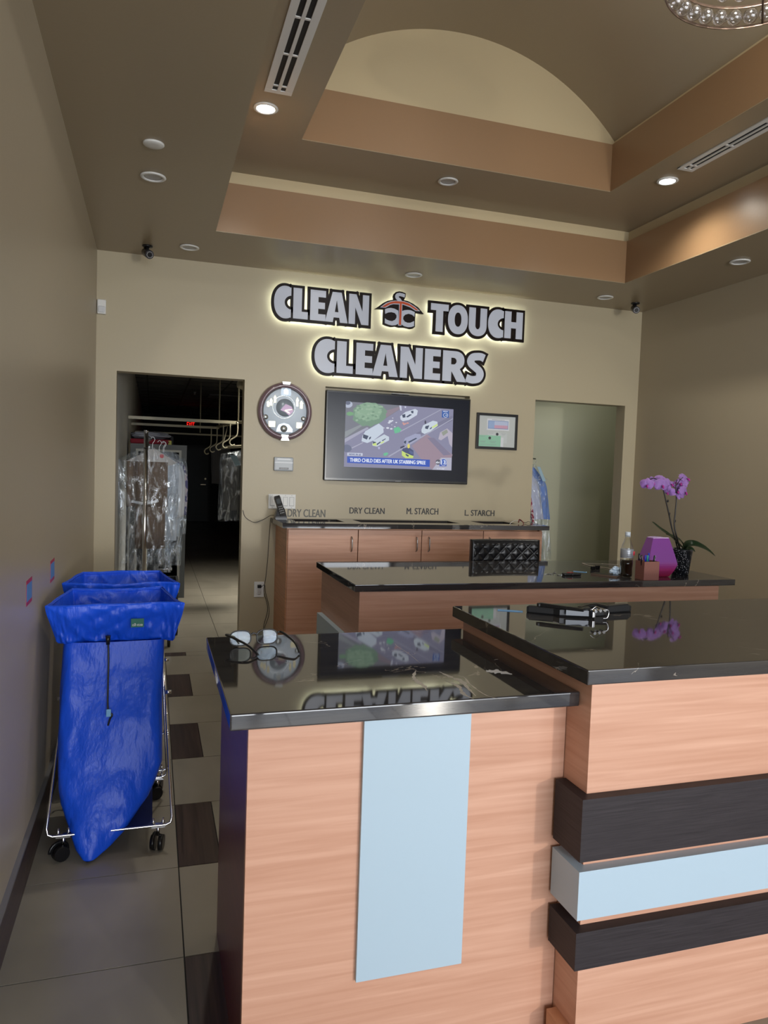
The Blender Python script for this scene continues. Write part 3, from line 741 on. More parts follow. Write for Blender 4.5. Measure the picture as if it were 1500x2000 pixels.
carp([(740,530),(755,495),(870,445),(930,450),(935,480),(850,540),(770,575),(740,560)], (0.38, 0.40, 0.58), [[(790,535),(880,490),(890,500),(800,550)], [(745,528),(770,520),(765,560),(742,550)]])
blob(850, 355, 0.1, 0.1, (.3, .3, .4), 5)
scr([(625,385),(680,365),(718,400),(690,430),(640,442)], (0.16, 0.55, 0.33)); scr([(515,665),(550,655),(570,668),(540,695),(512,690)], (0.16, 0.55, 0.33))
for x_, y_, s_ in ((590,305,16),(575,322,12),(612,298,10),(657,318,8),(560,380,14),(600,390,12),(518,380,6),(640,366,7),(606,345,5),(617,268,6)): blob(x_, y_, s_*1.3, s_*0.8, (0.72, 0.75, 0.85), 7)
for x_, y_ in ((735,325),(760,332),(785,325),(745,340)): blob(x_, y_, 14, 8, (0.70, 0.35, 0.32), 7)
blob(985, 315, 10, 22, (0.06, 0.06, 0.10), 8); blob(462, 605, 12, 14, (0.5, 0.5, 0.75), 8)
scr([(830,580),(1000,450),(1290,680),(1280,715),(1160,715),(1080,850),(1060,860),(925,715)], (0.36, 0.27, 0.34))   # roof
scr([(1005,490),(1080,490),(1275,680),(1190,690)], (0.24, 0.22, 0.33)); scr([(1160,715),(1280,715),(1275,885),(1060,862)], (0.48, 0.48, 0.60))
scr([(1150,430),(1230,385),(1290,440),(1285,600),(1255,560),(1235,470),(1160,520),(1130,505)], (0.50, 0.46, 0.56)); scr([(1165,430),(1225,395),(1240,430),(1185,470)], (0.32, 0.35, 0.30))
carp([(715,650),(730,610),(800,600),(850,635),(852,690),(800,715),(740,690)], (0.07, 0.09, 0.20), [[(800,630),(845,650),(845,680),(805,660)]], (0.10, 0.14, 0.30))
scr([(718,635),(760,660),(830,690),(850,695),(845,720),(760,720),(720,690)], (0.62, 0.78, 0.20)); scr([(760,668),(800,690),(790,705),(765,690)], (0.05, 0.07, 0.15))
blob(795, 585, 15, 26, (0.80, 0.72, 0.15), 9); scr([(700,595),(740,578),(755,592),(705,615)], (0.06, 0.06, 0.12))
blob(95, 610, 60, 45, (0.16, 0.18, 0.28), 14, .05)
scr([(105,658),(278,664),(277,695),(104,692)], (0.62, 0.66, 0.80)); scr([(104,700),(1035,738),(1033,818),(103,772)], (0.035, 0.10, 0.52))
scr([(1172,183),(1250,187),(1248,266),(1170,262)], (0.035, 0.12, 0.42)); scr([(1145,745),(1225,745),(1222,812),(1142,812)], (0.06, 0.12, 0.48))
cx1, cy1 = 1128, 765; scr([(cx1+30*math.cos(2*PI*k/24), cy1+30*math.sin(2*PI*k/24)) for k in range(24)], (0.12, 0.12, 0.16))
cx1 = 1188; scr([(cx1+38*math.cos(2*PI*k/24), cy1+40*math.sin(2*PI*k/24)) for k in range(24)], (0.62, 0.66, 0.82)); scr([(cx1+33*math.cos(2*PI*k/24), cy1+35*math.sin(2*PI*k/24)) for k in range(24)], (0.04, 0.12, 0.52))
cx1, cy1 = 1212, 236; scr([(cx1+27*math.cos(2*PI*k/20), cy1+27*math.sin(2*PI*k/20)) for k in range(20)], (0.62, 0.66, 0.82)); scr([(cx1+21*math.cos(2*PI*k/20), cy1+21*math.sin(2*PI*k/20)) for k in range(20)], (0.04, 0.13, 0.42)); blob(cx1+6, cy1, 9, 9, (0.45, 0.55, 0.75), 8)
obj('news_picture', pic, TVC, t)['label'] = 'aerial news picture of a street with parked police cars'
tw_ = mat('screen_text_white', (0.02, 0.02, 0.02), emit=(0.80, 0.85, 0.95), es=0.9); td_ = mat('screen_text_navy', (0.02, 0.02, 0.02), emit=(0.05, 0.07, 0.22), es=0.8)
def scr_text(s, x, y, w, h, m_, n='caption', bold=0.0):
    p = at(660+x*260/1500, 770+y*260/1500, 1, -0.037); b_ = text_bm(s, w, h, 0.0006, shift=h*0.035); on_wall(b_, p.x, -0.0372, p.z); return obj(n, b_, m_, t)
scr_text('THIRD CHILD DIES AFTER UK STABBING SPREE', 568, 756, 0.655, 0.030, tw_, bold=0.012)
scr_text('NEWS IN 60', 191, 679, 0.10, 0.014, td_, bold=0.01)
scr_text('abc', 1126, 766, 0.035, 0.018, tw_, 'channel_mark', 0.015); scr_text('13', 1188, 766, 0.038, 0.032, tw_, 'channel_mark', 0.02)
scr_text('NEWS IN', 1211, 194, 0.040, 0.008, tw_); scr_text('5:13 | 80°', 1160, 842, 0.07, 0.010, tw_)

# ------------------------------------------------------------------ framed certificates
t = thing('picture_frame', 'black framed permits hanging to the right of the television', 'picture frame', (3.247, -0.01, 1.702))
fx0, fx1, fz0, fz1 = 3.053, 3.441, 1.703, 2.012
b = new()
for q in ((fx0, fx1, fz1-0.022, fz1), (fx0, fx1, fz0, fz0+0.022), (fx0, fx0+0.022, fz0+0.021, fz1-0.021), (fx1-0.022, fx1, fz0+0.021, fz1-0.021)): box(b, q[0], q[1], -0.022, -0.001, q[2], q[3], 0.002)
obj('frame', b, black_pl, t)
b = new(); box(b, fx0+0.02, fx1-0.02, -0.012, -0.002, fz0+0.02, fz1-0.02); obj('mount', b, mat('pale_grey_mount', (0.52, 0.55, 0.54), 0.6), t)
def paper(n, x0, x1, z0, z1, y, m_): b_ = new(); box(b_, x0, x1, y-0.0006, y, z0, z1); return obj(n, b_, m_, t)
pw = mat('white_paper', (0.68, 0.70, 0.74), 0.6); pl = mat('paper_blue_print', (0.22, 0.32, 0.55), 0.6); pp = mat('paper_pink_print', (0.62, 0.36, 0.48), 0.6)
pg = mat('green_paper', (0.30, 0.58, 0.42), 0.6); pk = mat('ink', (0.05, 0.05, 0.06), 0.6); pgr = mat('grey_ink', (0.30, 0.31, 0.34), 0.6)
paper('certificate', 3.150, 3.362, 1.868, 1.966, -0.0122, pw)['label'] = 'white certificate with blue and pink bands'
paper('print', 3.160, 3.352, 1.880, 1.950, -0.0129, pl); paper('print', 3.165, 3.347, 1.885, 1.945, -0.0132, mat('paper_pale_blue', (0.50, 0.56, 0.74), 0.6))
paper('print', 3.220, 3.347, 1.885, 1.912, -0.0136, pp); paper('print', 3.165, 3.220, 1.885, 1.945, -0.0136, mat('paper_mid_blue', (0.33, 0.44, 0.68), 0.6))
b = new()
for k in range(22): box(b, 3.196+k*0.0055, 3.1995+k*0.0055, -0.0131, -0.0122, 1.956, 1.961)
obj('print', b, pgr, t)
paper('certificate', 3.160, 3.345, 1.760, 1.850, -0.0122, mat('pale_certificate', (0.56, 0.60, 0.60), 0.6)); paper('certificate', 3.150, 3.312, 1.727, 1.808, -0.0129, pw)
paper('certificate', 3.077, 3.285, 1.727, 1.822, -0.0136, pg)['label'] = 'green certificate in the lower left of the frame'
for cx1, z1, y1_ in ((3.180, 1.800, -0.0143), (3.250, 1.835, -0.0129)):
    b = new(); lathe(b, [(0.0125, y1_), (0.0125, y1_-0.0006)], (cx1, 0, z1), 'y', 20); obj('seal', b, pk, t)
for x_, z_, w_ in ((3.11, 1.812, .05), (3.115, 1.770, .05), (3.115, 1.762, .04), (3.21, 1.770, .06), (3.21, 1.760, .04), (3.17, 1.743, .15), (3.18, 1.785, .04)):
    paper('print', x_-w_/2, x_+w_/2, z_-0.0012, z_+0.0012, -0.0143, pgr)
for x_, z_, w_ in ((3.19, 1.842, .05), (3.31, 1.842, .05), (3.31, 1.832, .03)): paper('print', x_-w_/2, x_+w_/2, z_-0.001, z_+0.001, -0.0129, pgr)

# ------------------------------------------------------------------ thermostat, switches, outlet
t = thing('thermostat', 'silver grey rounded thermostat on the wall below the clock', 'thermostat', (1.398, -0.01, 1.456))
b = new(); box(b, 1.320, 1.476, -0.028, -0.0005, 1.456, 1.566, 0.012); obj('body', b, mat('silver_plastic', (0.42, 0.45, 0.48), 0.35), t)
b = new(); box(b, 1.326, 1.470, -0.0305, -0.027, 1.520, 1.527); box(b, 1.345, 1.450, -0.0300, -0.027, 1.545, 1.555); obj('lid_ridge', b, mat('silver_ridge', (0.62, 0.65, 0.68), 0.3), t)
b = new(); box(b, 1.362, 1.436, -0.031, -0.027, 1.470, 1.484); obj('name_plate', b, black_pl, t)
b = new()
for k in range(9): box(b, 1.372+k*0.0062, 1.376+k*0.0062, -0.0316, -0.0308, 1.4745, 1.4795)
obj('plate_mark', b, grey_pl, t)
t = thing('light_switch_plate', 'white four-gang light switch plate behind the cordless phone', 'light switch', (1.395, -0.005, 1.155))
b = new(); box(b, 1.286, 1.504, -0.007, -0.0005, 1.156, 1.272, 0.003); obj('plate', b, white_pl, t)
for k in range(4):
    xx = 1.318+k*0.0513
    b = new(); box(b, xx-0.016, xx+0.016, -0.0105, -0.006, 1.181, 1.247, 0.002); obj('rocker', b, white_pl, t)
    b = new(); box(b, xx-0.019, xx+0.019, -0.0076, -0.006, 1.178, 1.250); obj('rocker_gap', b, grey_pl, t)
    b = new()
    for z_ in (1.166, 1.262): cyl(b, (xx, -0.006, z_), (xx, -0.0082, z_), 0.003, 8)
    obj('screws', b, grey_pl, t)
t = thing('wall_outlet', 'white duplex wall outlet low on the wall beside the back counter', 'outlet', (1.229, -0.005, 0.45))
b = new(); box(b, 1.190, 1.269, -0.007, -0.0005, 0.450, 0.573, 0.003); obj('plate', b, white_pl, t)
for z_ in (0.484, 0.539):
    b = new(); lathe(b, [(0.017, -0.006), (0.017, -0.010), (0.014, -0.011)], (1.229, 0, z_), 'y', 20); obj('receptacle', b, white_pl, t)
b = new(); box(b, 1.222, 1.2235, -0.0115, -0.0105, 0.480, 0.491); box(b, 1.235, 1.2365, -0.0115, -0.0105, 0.480, 0.491); cyl(b, (1.229, -0.0105, 0.474), (1.229, -0.0115, 0.474), 0.003, 8)
obj('slots', b, black_mt, t)

# wall lettering over the back counter
ltr = mat('charcoal_vinyl_lettering', (0.045, 0.045, 0.045), 0.5); ltr2 = mat('worn_vinyl_lettering', (0.13, 0.125, 0.11), 0.5)
for s, xa, xb, za, zb, m_, lab in (
    ('DRY CLEAN', 1.443, 1.750, 1.092, 1.154, ltr2, 'worn lower DRY CLEAN lettering right beside the cordless phone'),
    ('DRY CLEAN', 1.954, 2.254, 1.126, 1.176, ltr, 'dark DRY CLEAN lettering on the wall, second from the phone'),
    ('M. STARCH', 2.450, 2.734, 1.128, 1.181, ltr, 'M. STARCH lettering on the wall above the back counter'),
    ('L. STARCH', 2.981, 3.260, 1.123, 1.173, ltr, 'L. STARCH lettering at the right end above the back counter')):
    b = text_bm(s, xb-xa, zb-za, 0.001, shift=0.0018); on_wall(b, (xa+xb)/2, -0.0008, (za+zb)/2)
    tag(obj('wall_lettering', b, m_), lab, 'lettering', 'bin names lettered on the back wall')
# tape squares on the left wall
for ya, yb, z0, z1, lab in ((-3.061, -2.935, 0.971, 1.060, 'blue label edged in red on the left wall, nearer the viewer'), (-2.436, -2.300, 0.956, 1.050, 'blue label edged in red on the left wall, closer to the doorway')):
    t = thing('wall_label', lab, 'label', (0.001, (ya+yb)/2, z0), 'blue labels on the left wall')
    b = new(); box(b, 0.0003, 0.0011, ya, yb, z0, z1); obj('red_border', b, mat('red_tape', (0.40, 0.03, 0.08), 0.5), t)
    b = new(); box(b, 0.0010, 0.0016, ya+0.006, yb-0.006, z0+0.014, z1-0.014); obj('blue_sheet', b, mat('blue_tape', (0.10, 0.24, 0.52), 0.5), t)

# ------------------------------------------------------------------ counters
# far counter against the back wall
DX0, DX1, DY, DZ, DT = 1.310, 3.484, -0.560, 1.0835, 1.048
t = thing('back_counter', 'cherry cabinet counter against the back wall under the television', 'counter', (2.4, -0.28, 0))
bx0, bx1 = 1.351, 3.440
bins = [(1.440, 1.818), (1.947, 2.775), (2.985, 3.290)]; by0, by1 = -0.385, -0.115
b = new(); xs_ = [DX0] + [v for q in bins for v in q] + [DX1]
box(b, DX0, DX1, DY, by0, DT, DZ); box(b, DX0, DX1, by1, -0.001, DT, DZ)
for k in range(0, len(xs_), 2): box(b, xs_[k], xs_[k+1], by0, by1, DT, DZ)
obj('stone_top', b, stone, t)
b = new()
for q0, q1 in bins:
    box(b, q0-0.012, q0, by0-0.01, by1+0.01, 0.75, DT-0.0005); box(b, q1, q1+0.012, by0-0.01, by1+0.01, 0.75, DT-0.0005)
    box(b, q0, q1, by0-0.012, by0, 0.75, DT-0.0005); box(b, q0, q1, by1, by1+0.012, 0.75, DT-0.0005); box(b, q0, q1, by0, by1, 0.74, 0.75)
obj('bin_lining', b, cherry, t)
b = new(); box(b, bx0, bx0+0.02, -0.515, -0.001, 0, DT-0.0005); box(b, bx1-0.02, bx1, -0.515, -0.001, 0, DT-0.0005); box(b, bx0+0.02, bx1-0.02, -0.48, -0.47, 0.08, DT-0.0005)
box(b, bx0+0.02, bx1-0.02, -0.45, -0.44, 0, 0.08)
obj('carcass', b, cherry_dk, t)
db = [bx0+0.003, 1.886, 2.394, 2.913, bx1]
for k in range(4):
    b = new(); box(b, db[k]+0.003, db[k+1]-0.003, -0.534, -0.516, 0.09, 1.036, 0.0015)
    dr = obj('door', b, cherry, t)
    hx = (1.834, 2.350, 2.451, 2.965)[k]
    b = new(); tube(b, arc([(hx, -0.534, 0.985), (hx, -0.556, 0.972), (hx, -0.560, 0.93), (hx, -0.556, 0.888), (hx, -0.534, 0.875)], 6), 0.005, 8)
    obj('handle', b, steel, dr)['label'] = 'steel bow handle'

# middle counter
Cx0, Cx1, Cy0, Cy1, CzT, CzB = 1.363, 3.660, -2.383, -1.487, 0.921, 0.886
t = thing('middle_counter', 'middle service counter with black stone top behind the quilted chair side', 'counter', (2.5, -1.94, 0))
b = new(); box(b, Cx0, Cx1, Cy0, Cy1, CzB, CzT, 0.003); obj('stone_top', b, stone, t)
b = new(); box(b, 1.396, 3.572, -2.352, -2.33, 0, CzB-0.0005); box(b, 1.396, 1.42, -2.33, -1.50, 0, CzB-0.0005); box(b, 3.548, 3.572, -2.33, -1.50, 0, CzB-0.0005)
box(b, 1.42, 3.548, -1.9, -1.88, 0.3, CzB-0.0005)
obj('cabinet', b, cherry, t)
b = new()
box(b, 1.366, 3.6, -2.382, -2.353, 0.46, 0.62); box(b, 1.366, 1.3955, -2.353, -1.53, 0.46, 0.62)
obj('band', b, white_lam, t)['label'] = 'pale band wrapping the corner'
b = new()
for z0, z1 in ((0.25, 0.40),): box(b, 1.366, 3.6, -2.382, -2.353, z0, z1); box(b, 1.366, 1.3955, -2.353, -1.53, z0, z1)
obj('band', b, wenge, t)['label'] = 'dark band wrapping the corner'

# tall front counter
Bx0, By0, Bzt, Bzb = 1.417, -4.315, 1.019, 0.982
t = thing('front_counter', 'taller front counter at the right with dark and white wrapped bands', 'counter', (2.6, -3.9, 0))
b = new(); box(b, Bx0, 3.9, By0, -3.474, Bzb, Bzt, 0.003); obj('stone_top', b, stone, t)
b = new(); box(b, 1.449, 3.87, -4.287, -4.265, 0, Bzb-0.0005); box(b, 1.449, 1.471, -4.265, -3.50, 0, Bzb-0.0005); box(b, 3.848, 3.87, -4.265, -3.50, 0, Bzb-0.0005)
box(b, 1.471, 3.848, -3.9, -3.88, 0.3, Bzb-0.0005)
obj('cabinet', b, cherry, t)
for z0, z1, m_, lb in ((0.543, 0.700, wenge, 'upper dark wood-grain band'), (0.396, 0.519, white_lam, 'glossy white band'), (0.268, 0.364, wenge, 'lower dark wood-grain band')):
    b = new(); polyz(b, [(1.419, -4.317), (3.9, -4.317), (3.9, -4.2875), (1.4485, -4.2875), (1.4485, -4.190), (1.419, -4.190)], z0, z1); obj('band', b, m_, t)['label'] = lb
b = new(); box(b, 1.42, 1.4485, -4.287, -4.197, 0, 0.085); obj('plinth', b, cherry_dk, t)

# low front counter
t = thing('side_counter', 'lower front counter at the left with a pale vertical panel', 'counter', (1.05, -3.85, 0))
b = new(); box(b, 0.579, 1.4475, -4.2385, -3.489, 0.905, 0.942, 0.004); top = obj('stone_top', b, stone, t)
b = new(); box(b, 0.627, 1.4475, -4.1785, -4.158, 0, 0.9045); box(b, 1.426, 1.4475, -4.158, -3.53, 0, 0.9045)
box(b, 0.649, 1.426, -3.55, -3.53, 0.0, 0.9045)
obj('cabinet', b, cherry, t)
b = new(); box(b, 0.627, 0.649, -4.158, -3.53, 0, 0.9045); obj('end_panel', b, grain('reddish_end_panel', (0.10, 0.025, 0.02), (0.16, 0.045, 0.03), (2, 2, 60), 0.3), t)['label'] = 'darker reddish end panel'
b = new(); box(b, 0.897, 1.173, -4.191, -4.179, 0.247, 0.904, 0.001); obj('face_panel', b, white_lam, t)['label'] = 'pale glossy vertical panel'
vein = mat('white_stone_vein', (0.42, 0.37, 0.31), 0.12); pale_patch_m = mat('pale_patch', (0.70, 0.70, 0.72), 0.15)
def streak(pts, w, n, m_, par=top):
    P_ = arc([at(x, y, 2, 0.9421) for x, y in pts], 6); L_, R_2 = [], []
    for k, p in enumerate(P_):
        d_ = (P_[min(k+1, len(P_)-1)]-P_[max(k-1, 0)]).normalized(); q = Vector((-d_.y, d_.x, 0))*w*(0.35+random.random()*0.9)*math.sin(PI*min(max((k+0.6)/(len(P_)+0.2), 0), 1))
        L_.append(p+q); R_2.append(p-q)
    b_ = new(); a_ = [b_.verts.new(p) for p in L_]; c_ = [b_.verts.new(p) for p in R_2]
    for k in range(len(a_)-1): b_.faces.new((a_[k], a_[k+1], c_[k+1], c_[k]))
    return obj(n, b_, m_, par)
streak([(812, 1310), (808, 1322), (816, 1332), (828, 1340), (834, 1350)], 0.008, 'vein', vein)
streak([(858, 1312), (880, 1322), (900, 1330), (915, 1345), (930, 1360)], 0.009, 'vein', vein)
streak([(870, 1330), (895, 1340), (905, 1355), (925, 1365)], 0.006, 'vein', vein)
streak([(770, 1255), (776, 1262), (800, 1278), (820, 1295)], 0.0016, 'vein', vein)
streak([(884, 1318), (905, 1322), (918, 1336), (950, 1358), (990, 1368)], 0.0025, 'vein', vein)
streak([(950, 1312), (962, 1311), (980, 1313), (1000, 1317)], 0.024, 'pale_patch', pale_patch_m)  # pale tapering patch laid over the stone top
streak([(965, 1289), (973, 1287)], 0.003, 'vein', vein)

# ------------------------------------------------------------------ quilted office chair
leather = mat('black_leather', (0.006, 0.0065, 0.008), 0.32, spec=0.5, bump=((220, 220, 220), 0.15, 0.001, 2))
t = thing('office_chair', 'black diamond-quilted office chair standing behind the middle counter', 'chair', (2.715, -1.25, 0))
CXc, YB = 2.700, -1.30
b = new(); NX, NZ = 132, 124; zb_, zt_, wd = 0.58, 1.046, 0.257
def backpt(i, j, side):
    u = -1+2*i/NX; v = j/NZ; x = u*wd*(1-0.03*abs(v-0.5)); z = zb_+(zt_-zb_)*v
    edge = min(1, (1-abs(u))/0.07)*min(1, v/0.06)*min(1, (1-v)/0.06)
    a = (x*1.0+z*1.0)/0.083; c = (x*1.0-z*1.0)/0.083
    q = min(abs(math.sin(PI*a)), abs(math.sin(PI*c)))**0.55
    th = 0.018 + 0.014*edge**0.5 + 0.010*q*(1 if edge >= 1 else edge*0.2)
    y = YB - 0.02*math.cos(v*PI)*0 + 0.035*u*u*-1 + (0.03*(v-0.6)**2) - side*th
    return Vector((CXc+x, y, z))
G1 = [[b.verts.new(backpt(i, j, 1)) for i in range(NX+1)] for j in range(NZ+1)]
G2 = [[b.verts.new(backpt(i, j, -1)) for i in range(NX+1)] for j in range(NZ+1)]
for j in range(NZ):
    for i in range(NX):
        b.faces.new((G1[j][i], G1[j][i+1], G1[j+1][i+1], G1[j+1][i])); b.faces.new((G2[j][i], G2[j+1][i], G2[j+1][i+1], G2[j][i+1]))
for j in range(NZ):
    b.faces.new((G1[j][0], G1[j+1][0], G2[j+1][0], G2[j][0])); b.faces.new((G1[j][NX], G2[j][NX], G2[j+1][NX], G1[j+1][NX]))
for i in range(NX):
    b.faces.new((G1[0][i], G2[0][i], G2[0][i+1], G1[0][i+1])); b.faces.new((G1[NZ][i], G1[NZ][i+1], G2[NZ][i+1], G2[NZ][i]))
for f in b.faces: f.smooth = True
obj('backrest', b, leather, t)
b = new(); box(b, CXc-0.25, CXc+0.25, -1.28, -0.80, 0.46, 0.54, 0.03); obj('seat', b, leather, t)
b = new(); tube(b, arc([(CXc, -1.26, 0.66), (CXc, -1.20, 0.50), (CXc, -1.08, 0.44)], 6), 0.02, 12); obj('back_support', b, chrome, t)
b = new(); cyl(b, (CXc, -1.04, 0.10), (CXc, -1.04, 0.46), 0.025); obj('gas_column', b, chrome, t)
for k in range(5):
    a = 2*PI*k/5+0.3; b = new(); tip = (CXc+0.28*math.cos(a), -1.04+0.28*math.sin(a))
    tube(b, [(CXc, -1.04, 0.11), (tip[0], tip[1], 0.075)], 0.02, 10, rs=[0.024, 0.014]); lg = obj('base_leg', b, chrome, t)
    b = new(); cyl(b, (tip[0]-0.012, tip[1], 0.0275), (tip[0]+0.012, tip[1], 0.0275), 0.0275, 18); cyl(b, (tip[0], tip[1], 0.03), (tip[0], tip[1], 0.075), 0.006, 8); obj('caster', b, black_pl, lg)

# ------------------------------------------------------------------ things on the middle counter
ZC = CzT+0.0006
t = thing('soda_bottle', 'half-full cola bottle on the middle counter, left of the pen cup', 'bottle', (3.017, -2.235, ZC))
clear = clearmat('clear_bottle_plastic', (0.93, 0.94, 0.92), 0.05, 0.8)
cola = mat('cola', (0.006, 0.003, 0.002), 0.05)
o_ = (3.017, -2.235, ZC)
b = new(); lathe(b, [(0.026, 0), (0.0335, 0.004), (0.035, 0.02), (0.0335, 0.05), (0.0355, 0.075), (0.0355, 0.150), (0.031, 0.178), (0.020, 0.208), (0.0135, 0.226), (0.0130, 0.240)], o_, seg=36); obj('bottle_body', b, clear, t)
b = new(); lathe(b, [(0.024, 0.002), (0.0325, 0.006), (0.0338, 0.02), (0.0322, 0.05), (0.0342, 0.075), (0.0342, 0.100)], o_, seg=36); obj('drink', b, cola, t)
b = new(); lathe(b, [(0.0360, 0.112), (0.0364, 0.113), (0.0364, 0.158), (0.0345, 0.163)], o_, seg=36); obj('bottle_label', b, mat('silver_label', (0.34, 0.36, 0.40), 0.35, 0.4), t)
b = new()
for k in range(4): box(b, 2.995, 3.020+0.004*(k % 2), -2.2735, -2.2712, ZC+0.122+k*0.010, ZC+0.125+k*0.010)
obj('label_print', b, mat('label_grey_print', (0.12, 0.12, 0.14), 0.5), t)
b = new(); box(b, 3.036, 3.047, -2.268, -2.260, ZC+0.128, ZC+0.150); obj('label_mark', b, mat('label_red', (0.5, 0.03, 0.05), 0.5), t)
b = new(); lathe(b, [(0.0150, 0.238), (0.0155, 0.240), (0.0155, 0.257), (0.014, 0.260)], o_, seg=30); lathe(b, [(0.0165, 0.2325), (0.0165, 0.235)], o_, seg=30); obj('cap', b, mat('silver_cap', (0.50, 0.55, 0.60), 0.35), t)

t = thing('pen_cup', 'square rose-brown leather pen cup between the bottle and the vase', 'pen cup', (3.105, -2.27, ZC))
leath = mat('rose_leather', (0.24, 0.095, 0.075), 0.5, bump=((120, 120, 120), 0.4, 0.001, 3))
b = new(); cx0, cx1, cy0, cy1 = 3.038, 3.137, -2.370, -2.290
for q in ((cx0, cx1, cy0, cy0+0.004), (cx0, cx1, cy1-0.004, cy1), (cx0, cx0+0.004, cy0+0.004, cy1-0.004), (cx1-0.004, cx1, cy0+0.004, cy1-0.004)): box(b, *q, ZC, ZC+0.104)
box(b, cx0+0.004, cx1-0.004, cy0+0.004, cy1-0.004, ZC, ZC+0.005)
obj('cup_wall', b, leath, t)
def pen(x, y, dx, dy, L_, col, lab, clip=True, r=0.0042):
    z0 = ZC+0.006; x -= 0.015; y = -2.33+(y+2.275)*0.8; p = Vector((x, y, z0)); d_ = Vector((dx, dy, 1)).normalized()
    t_ = thing('pen', lab, 'pen', p, 'pens standing in the leather cup')
    b_ = new(); tube(b_, [p, p+d_*L_*0.55], r, 10); obj('barrel', b_, mat('pen_'+lab.split()[0], col, 0.3), t_)
    b_ = new(); tube(b_, [p+d_*L_*0.551, p+d_*L_*0.97, p+d_*L_], r*1.25, 10, rs=[r*1.25, r*1.2, r*0.6]); c_ = obj('cap', b_, mat('pen_'+lab.split()[0], col, 0.3), t_)
    b_ = new(); q = p+d_*L_*0.93+Vector((0, -r*1.6, 0)); tube(b_, [q, q-d_*L_*0.25], 0.0012, 6); obj('clip', b_, steel if lab[0] in 'bs' and 'blue' not in lab else mat('pen_'+lab.split()[0], col, 0.3), t_)
BL = (0.01, 0.03, 0.45)
for a in ((3.066, -2.29, -0.12, 0, 0.135, (0.01, 0.01, 0.012), 'black pen leaning at the far left of the leather cup'),
          (3.072, -2.25, -0.06, 0.05, 0.138, (0.012, 0.012, 0.014), 'black clicker pen standing behind the left edge of the cup'),
          (3.082, -2.285, 0.0, 0, 0.132, BL, 'blue capped pen left of the green pen'),
          (3.100, -2.28, 0.0, 0.02, 0.130, (0.03, 0.30, 0.20), 'green pen in the middle of the leather cup'),
          (3.114, -2.26, 0.05, 0.03, 0.142, (0.01, 0.05, 0.55), 'blue tall pen just right of the green pen'),
          (3.124, -2.285, 0.14, 0, 0.132, (0.02, 0.02, 0.025), 'dark slim pen leaning right in the cup'),
          (3.134, -2.27, 0.18, 0.03, 0.130, (0.55, 0.60, 0.66), 'silver white pen leaning furthest right in the cup')):
    x_, y_, dx_, dy_, L_, col_, lab_ = a; pen(x_, y_, dx_, dy_, L_, col_, lab_)

# faceted purple vase
t = thing('vase', 'faceted ceramic vase fading from purple to crimson', 'vase', (3.25, -2.25, ZC))
mv = mat('purple_crimson_glaze', (0.3, 0.04, 0.4), 0.16, coat=0.8); nt = mv.node_tree; bs = nt.nodes['Principled BSDF']
tc = nt.nodes.new('ShaderNodeTexCoord'); sp = nt.nodes.new('ShaderNodeSeparateXYZ'); nz = nt.nodes.new('ShaderNodeTexNoise'); nz.inputs['Scale'].default_value = 260
md = nt.nodes.new('ShaderNodeMath'); md.operation = 'MULTIPLY_ADD'; md.inputs[1].default_value = 0.035; rp = nt.nodes.new('ShaderNodeValToRGB'); mr = nt.nodes.new('ShaderNodeMapRange')
mr.inputs[1].default_value = 0.02; mr.inputs[2].default_value = 0.11
nt.links.new(tc.outputs['Object'], sp.inputs[0]); nt.links.new(tc.outputs['Object'], nz.inputs[0]); nt.links.new(nz.outputs[0], md.inputs[0]); nt.links.new(sp.outputs[2], md.inputs[2])
nt.links.new(md.outputs[0], mr.inputs[0]); nt.links.new(mr.outputs[0], rp.inputs[0]); nt.links.new(rp.outputs[0], bs.inputs['Base Color'])
rp.color_ramp.elements[0].color = (0.26, 0.012, 0.05, 1); rp.color_ramp.elements[1].color = (0.20, 0.045, 0.27, 1); e_ = rp.color_ramp.elements.new(0.45); e_.color = (0.28, 0.025, 0.13, 1)
def vring(s, z, r=0): return [(3.237+(x+r*(1 if x > 0 else -1))*s, -2.212+y*s, ZC+z) for x, y in ((-0.072, -0.045), (0.072, -0.045), (0.060, 0.030), (0.0, 0.06), (-0.080, 0.02))]
prof = [(0.060, 0.0), (0.066, 0.004), (0.086, 0.035), (0.0985, 0.066), (0.1005, 0.078), (0.092, 0.110), (0.072, 0.175), (0.055, 0.226)]
rings = [vring(r/0.072, z) for r, z in prof]
inner = [vring((r-0.006)/0.072, z) for r, z in prof[::-1]]
for q in inner[-1:]: inner[-1] = [(x, y, ZC+0.006) for x, y, z in q]
b = new(); loft(b, rings+inner, cap0=True, cap1=True, smooth=False); vs_ = obj('vase_body', b, mv, t)
b = new(); lip = [Vector(p) for p in vring(0.052/0.072, 0.2265)]; tube(b, lip, 0.0032, 8, closed=True); obj('rim', b, mat('pale_glaze_rim', (0.62, 0.45, 0.66), 0.15), t)

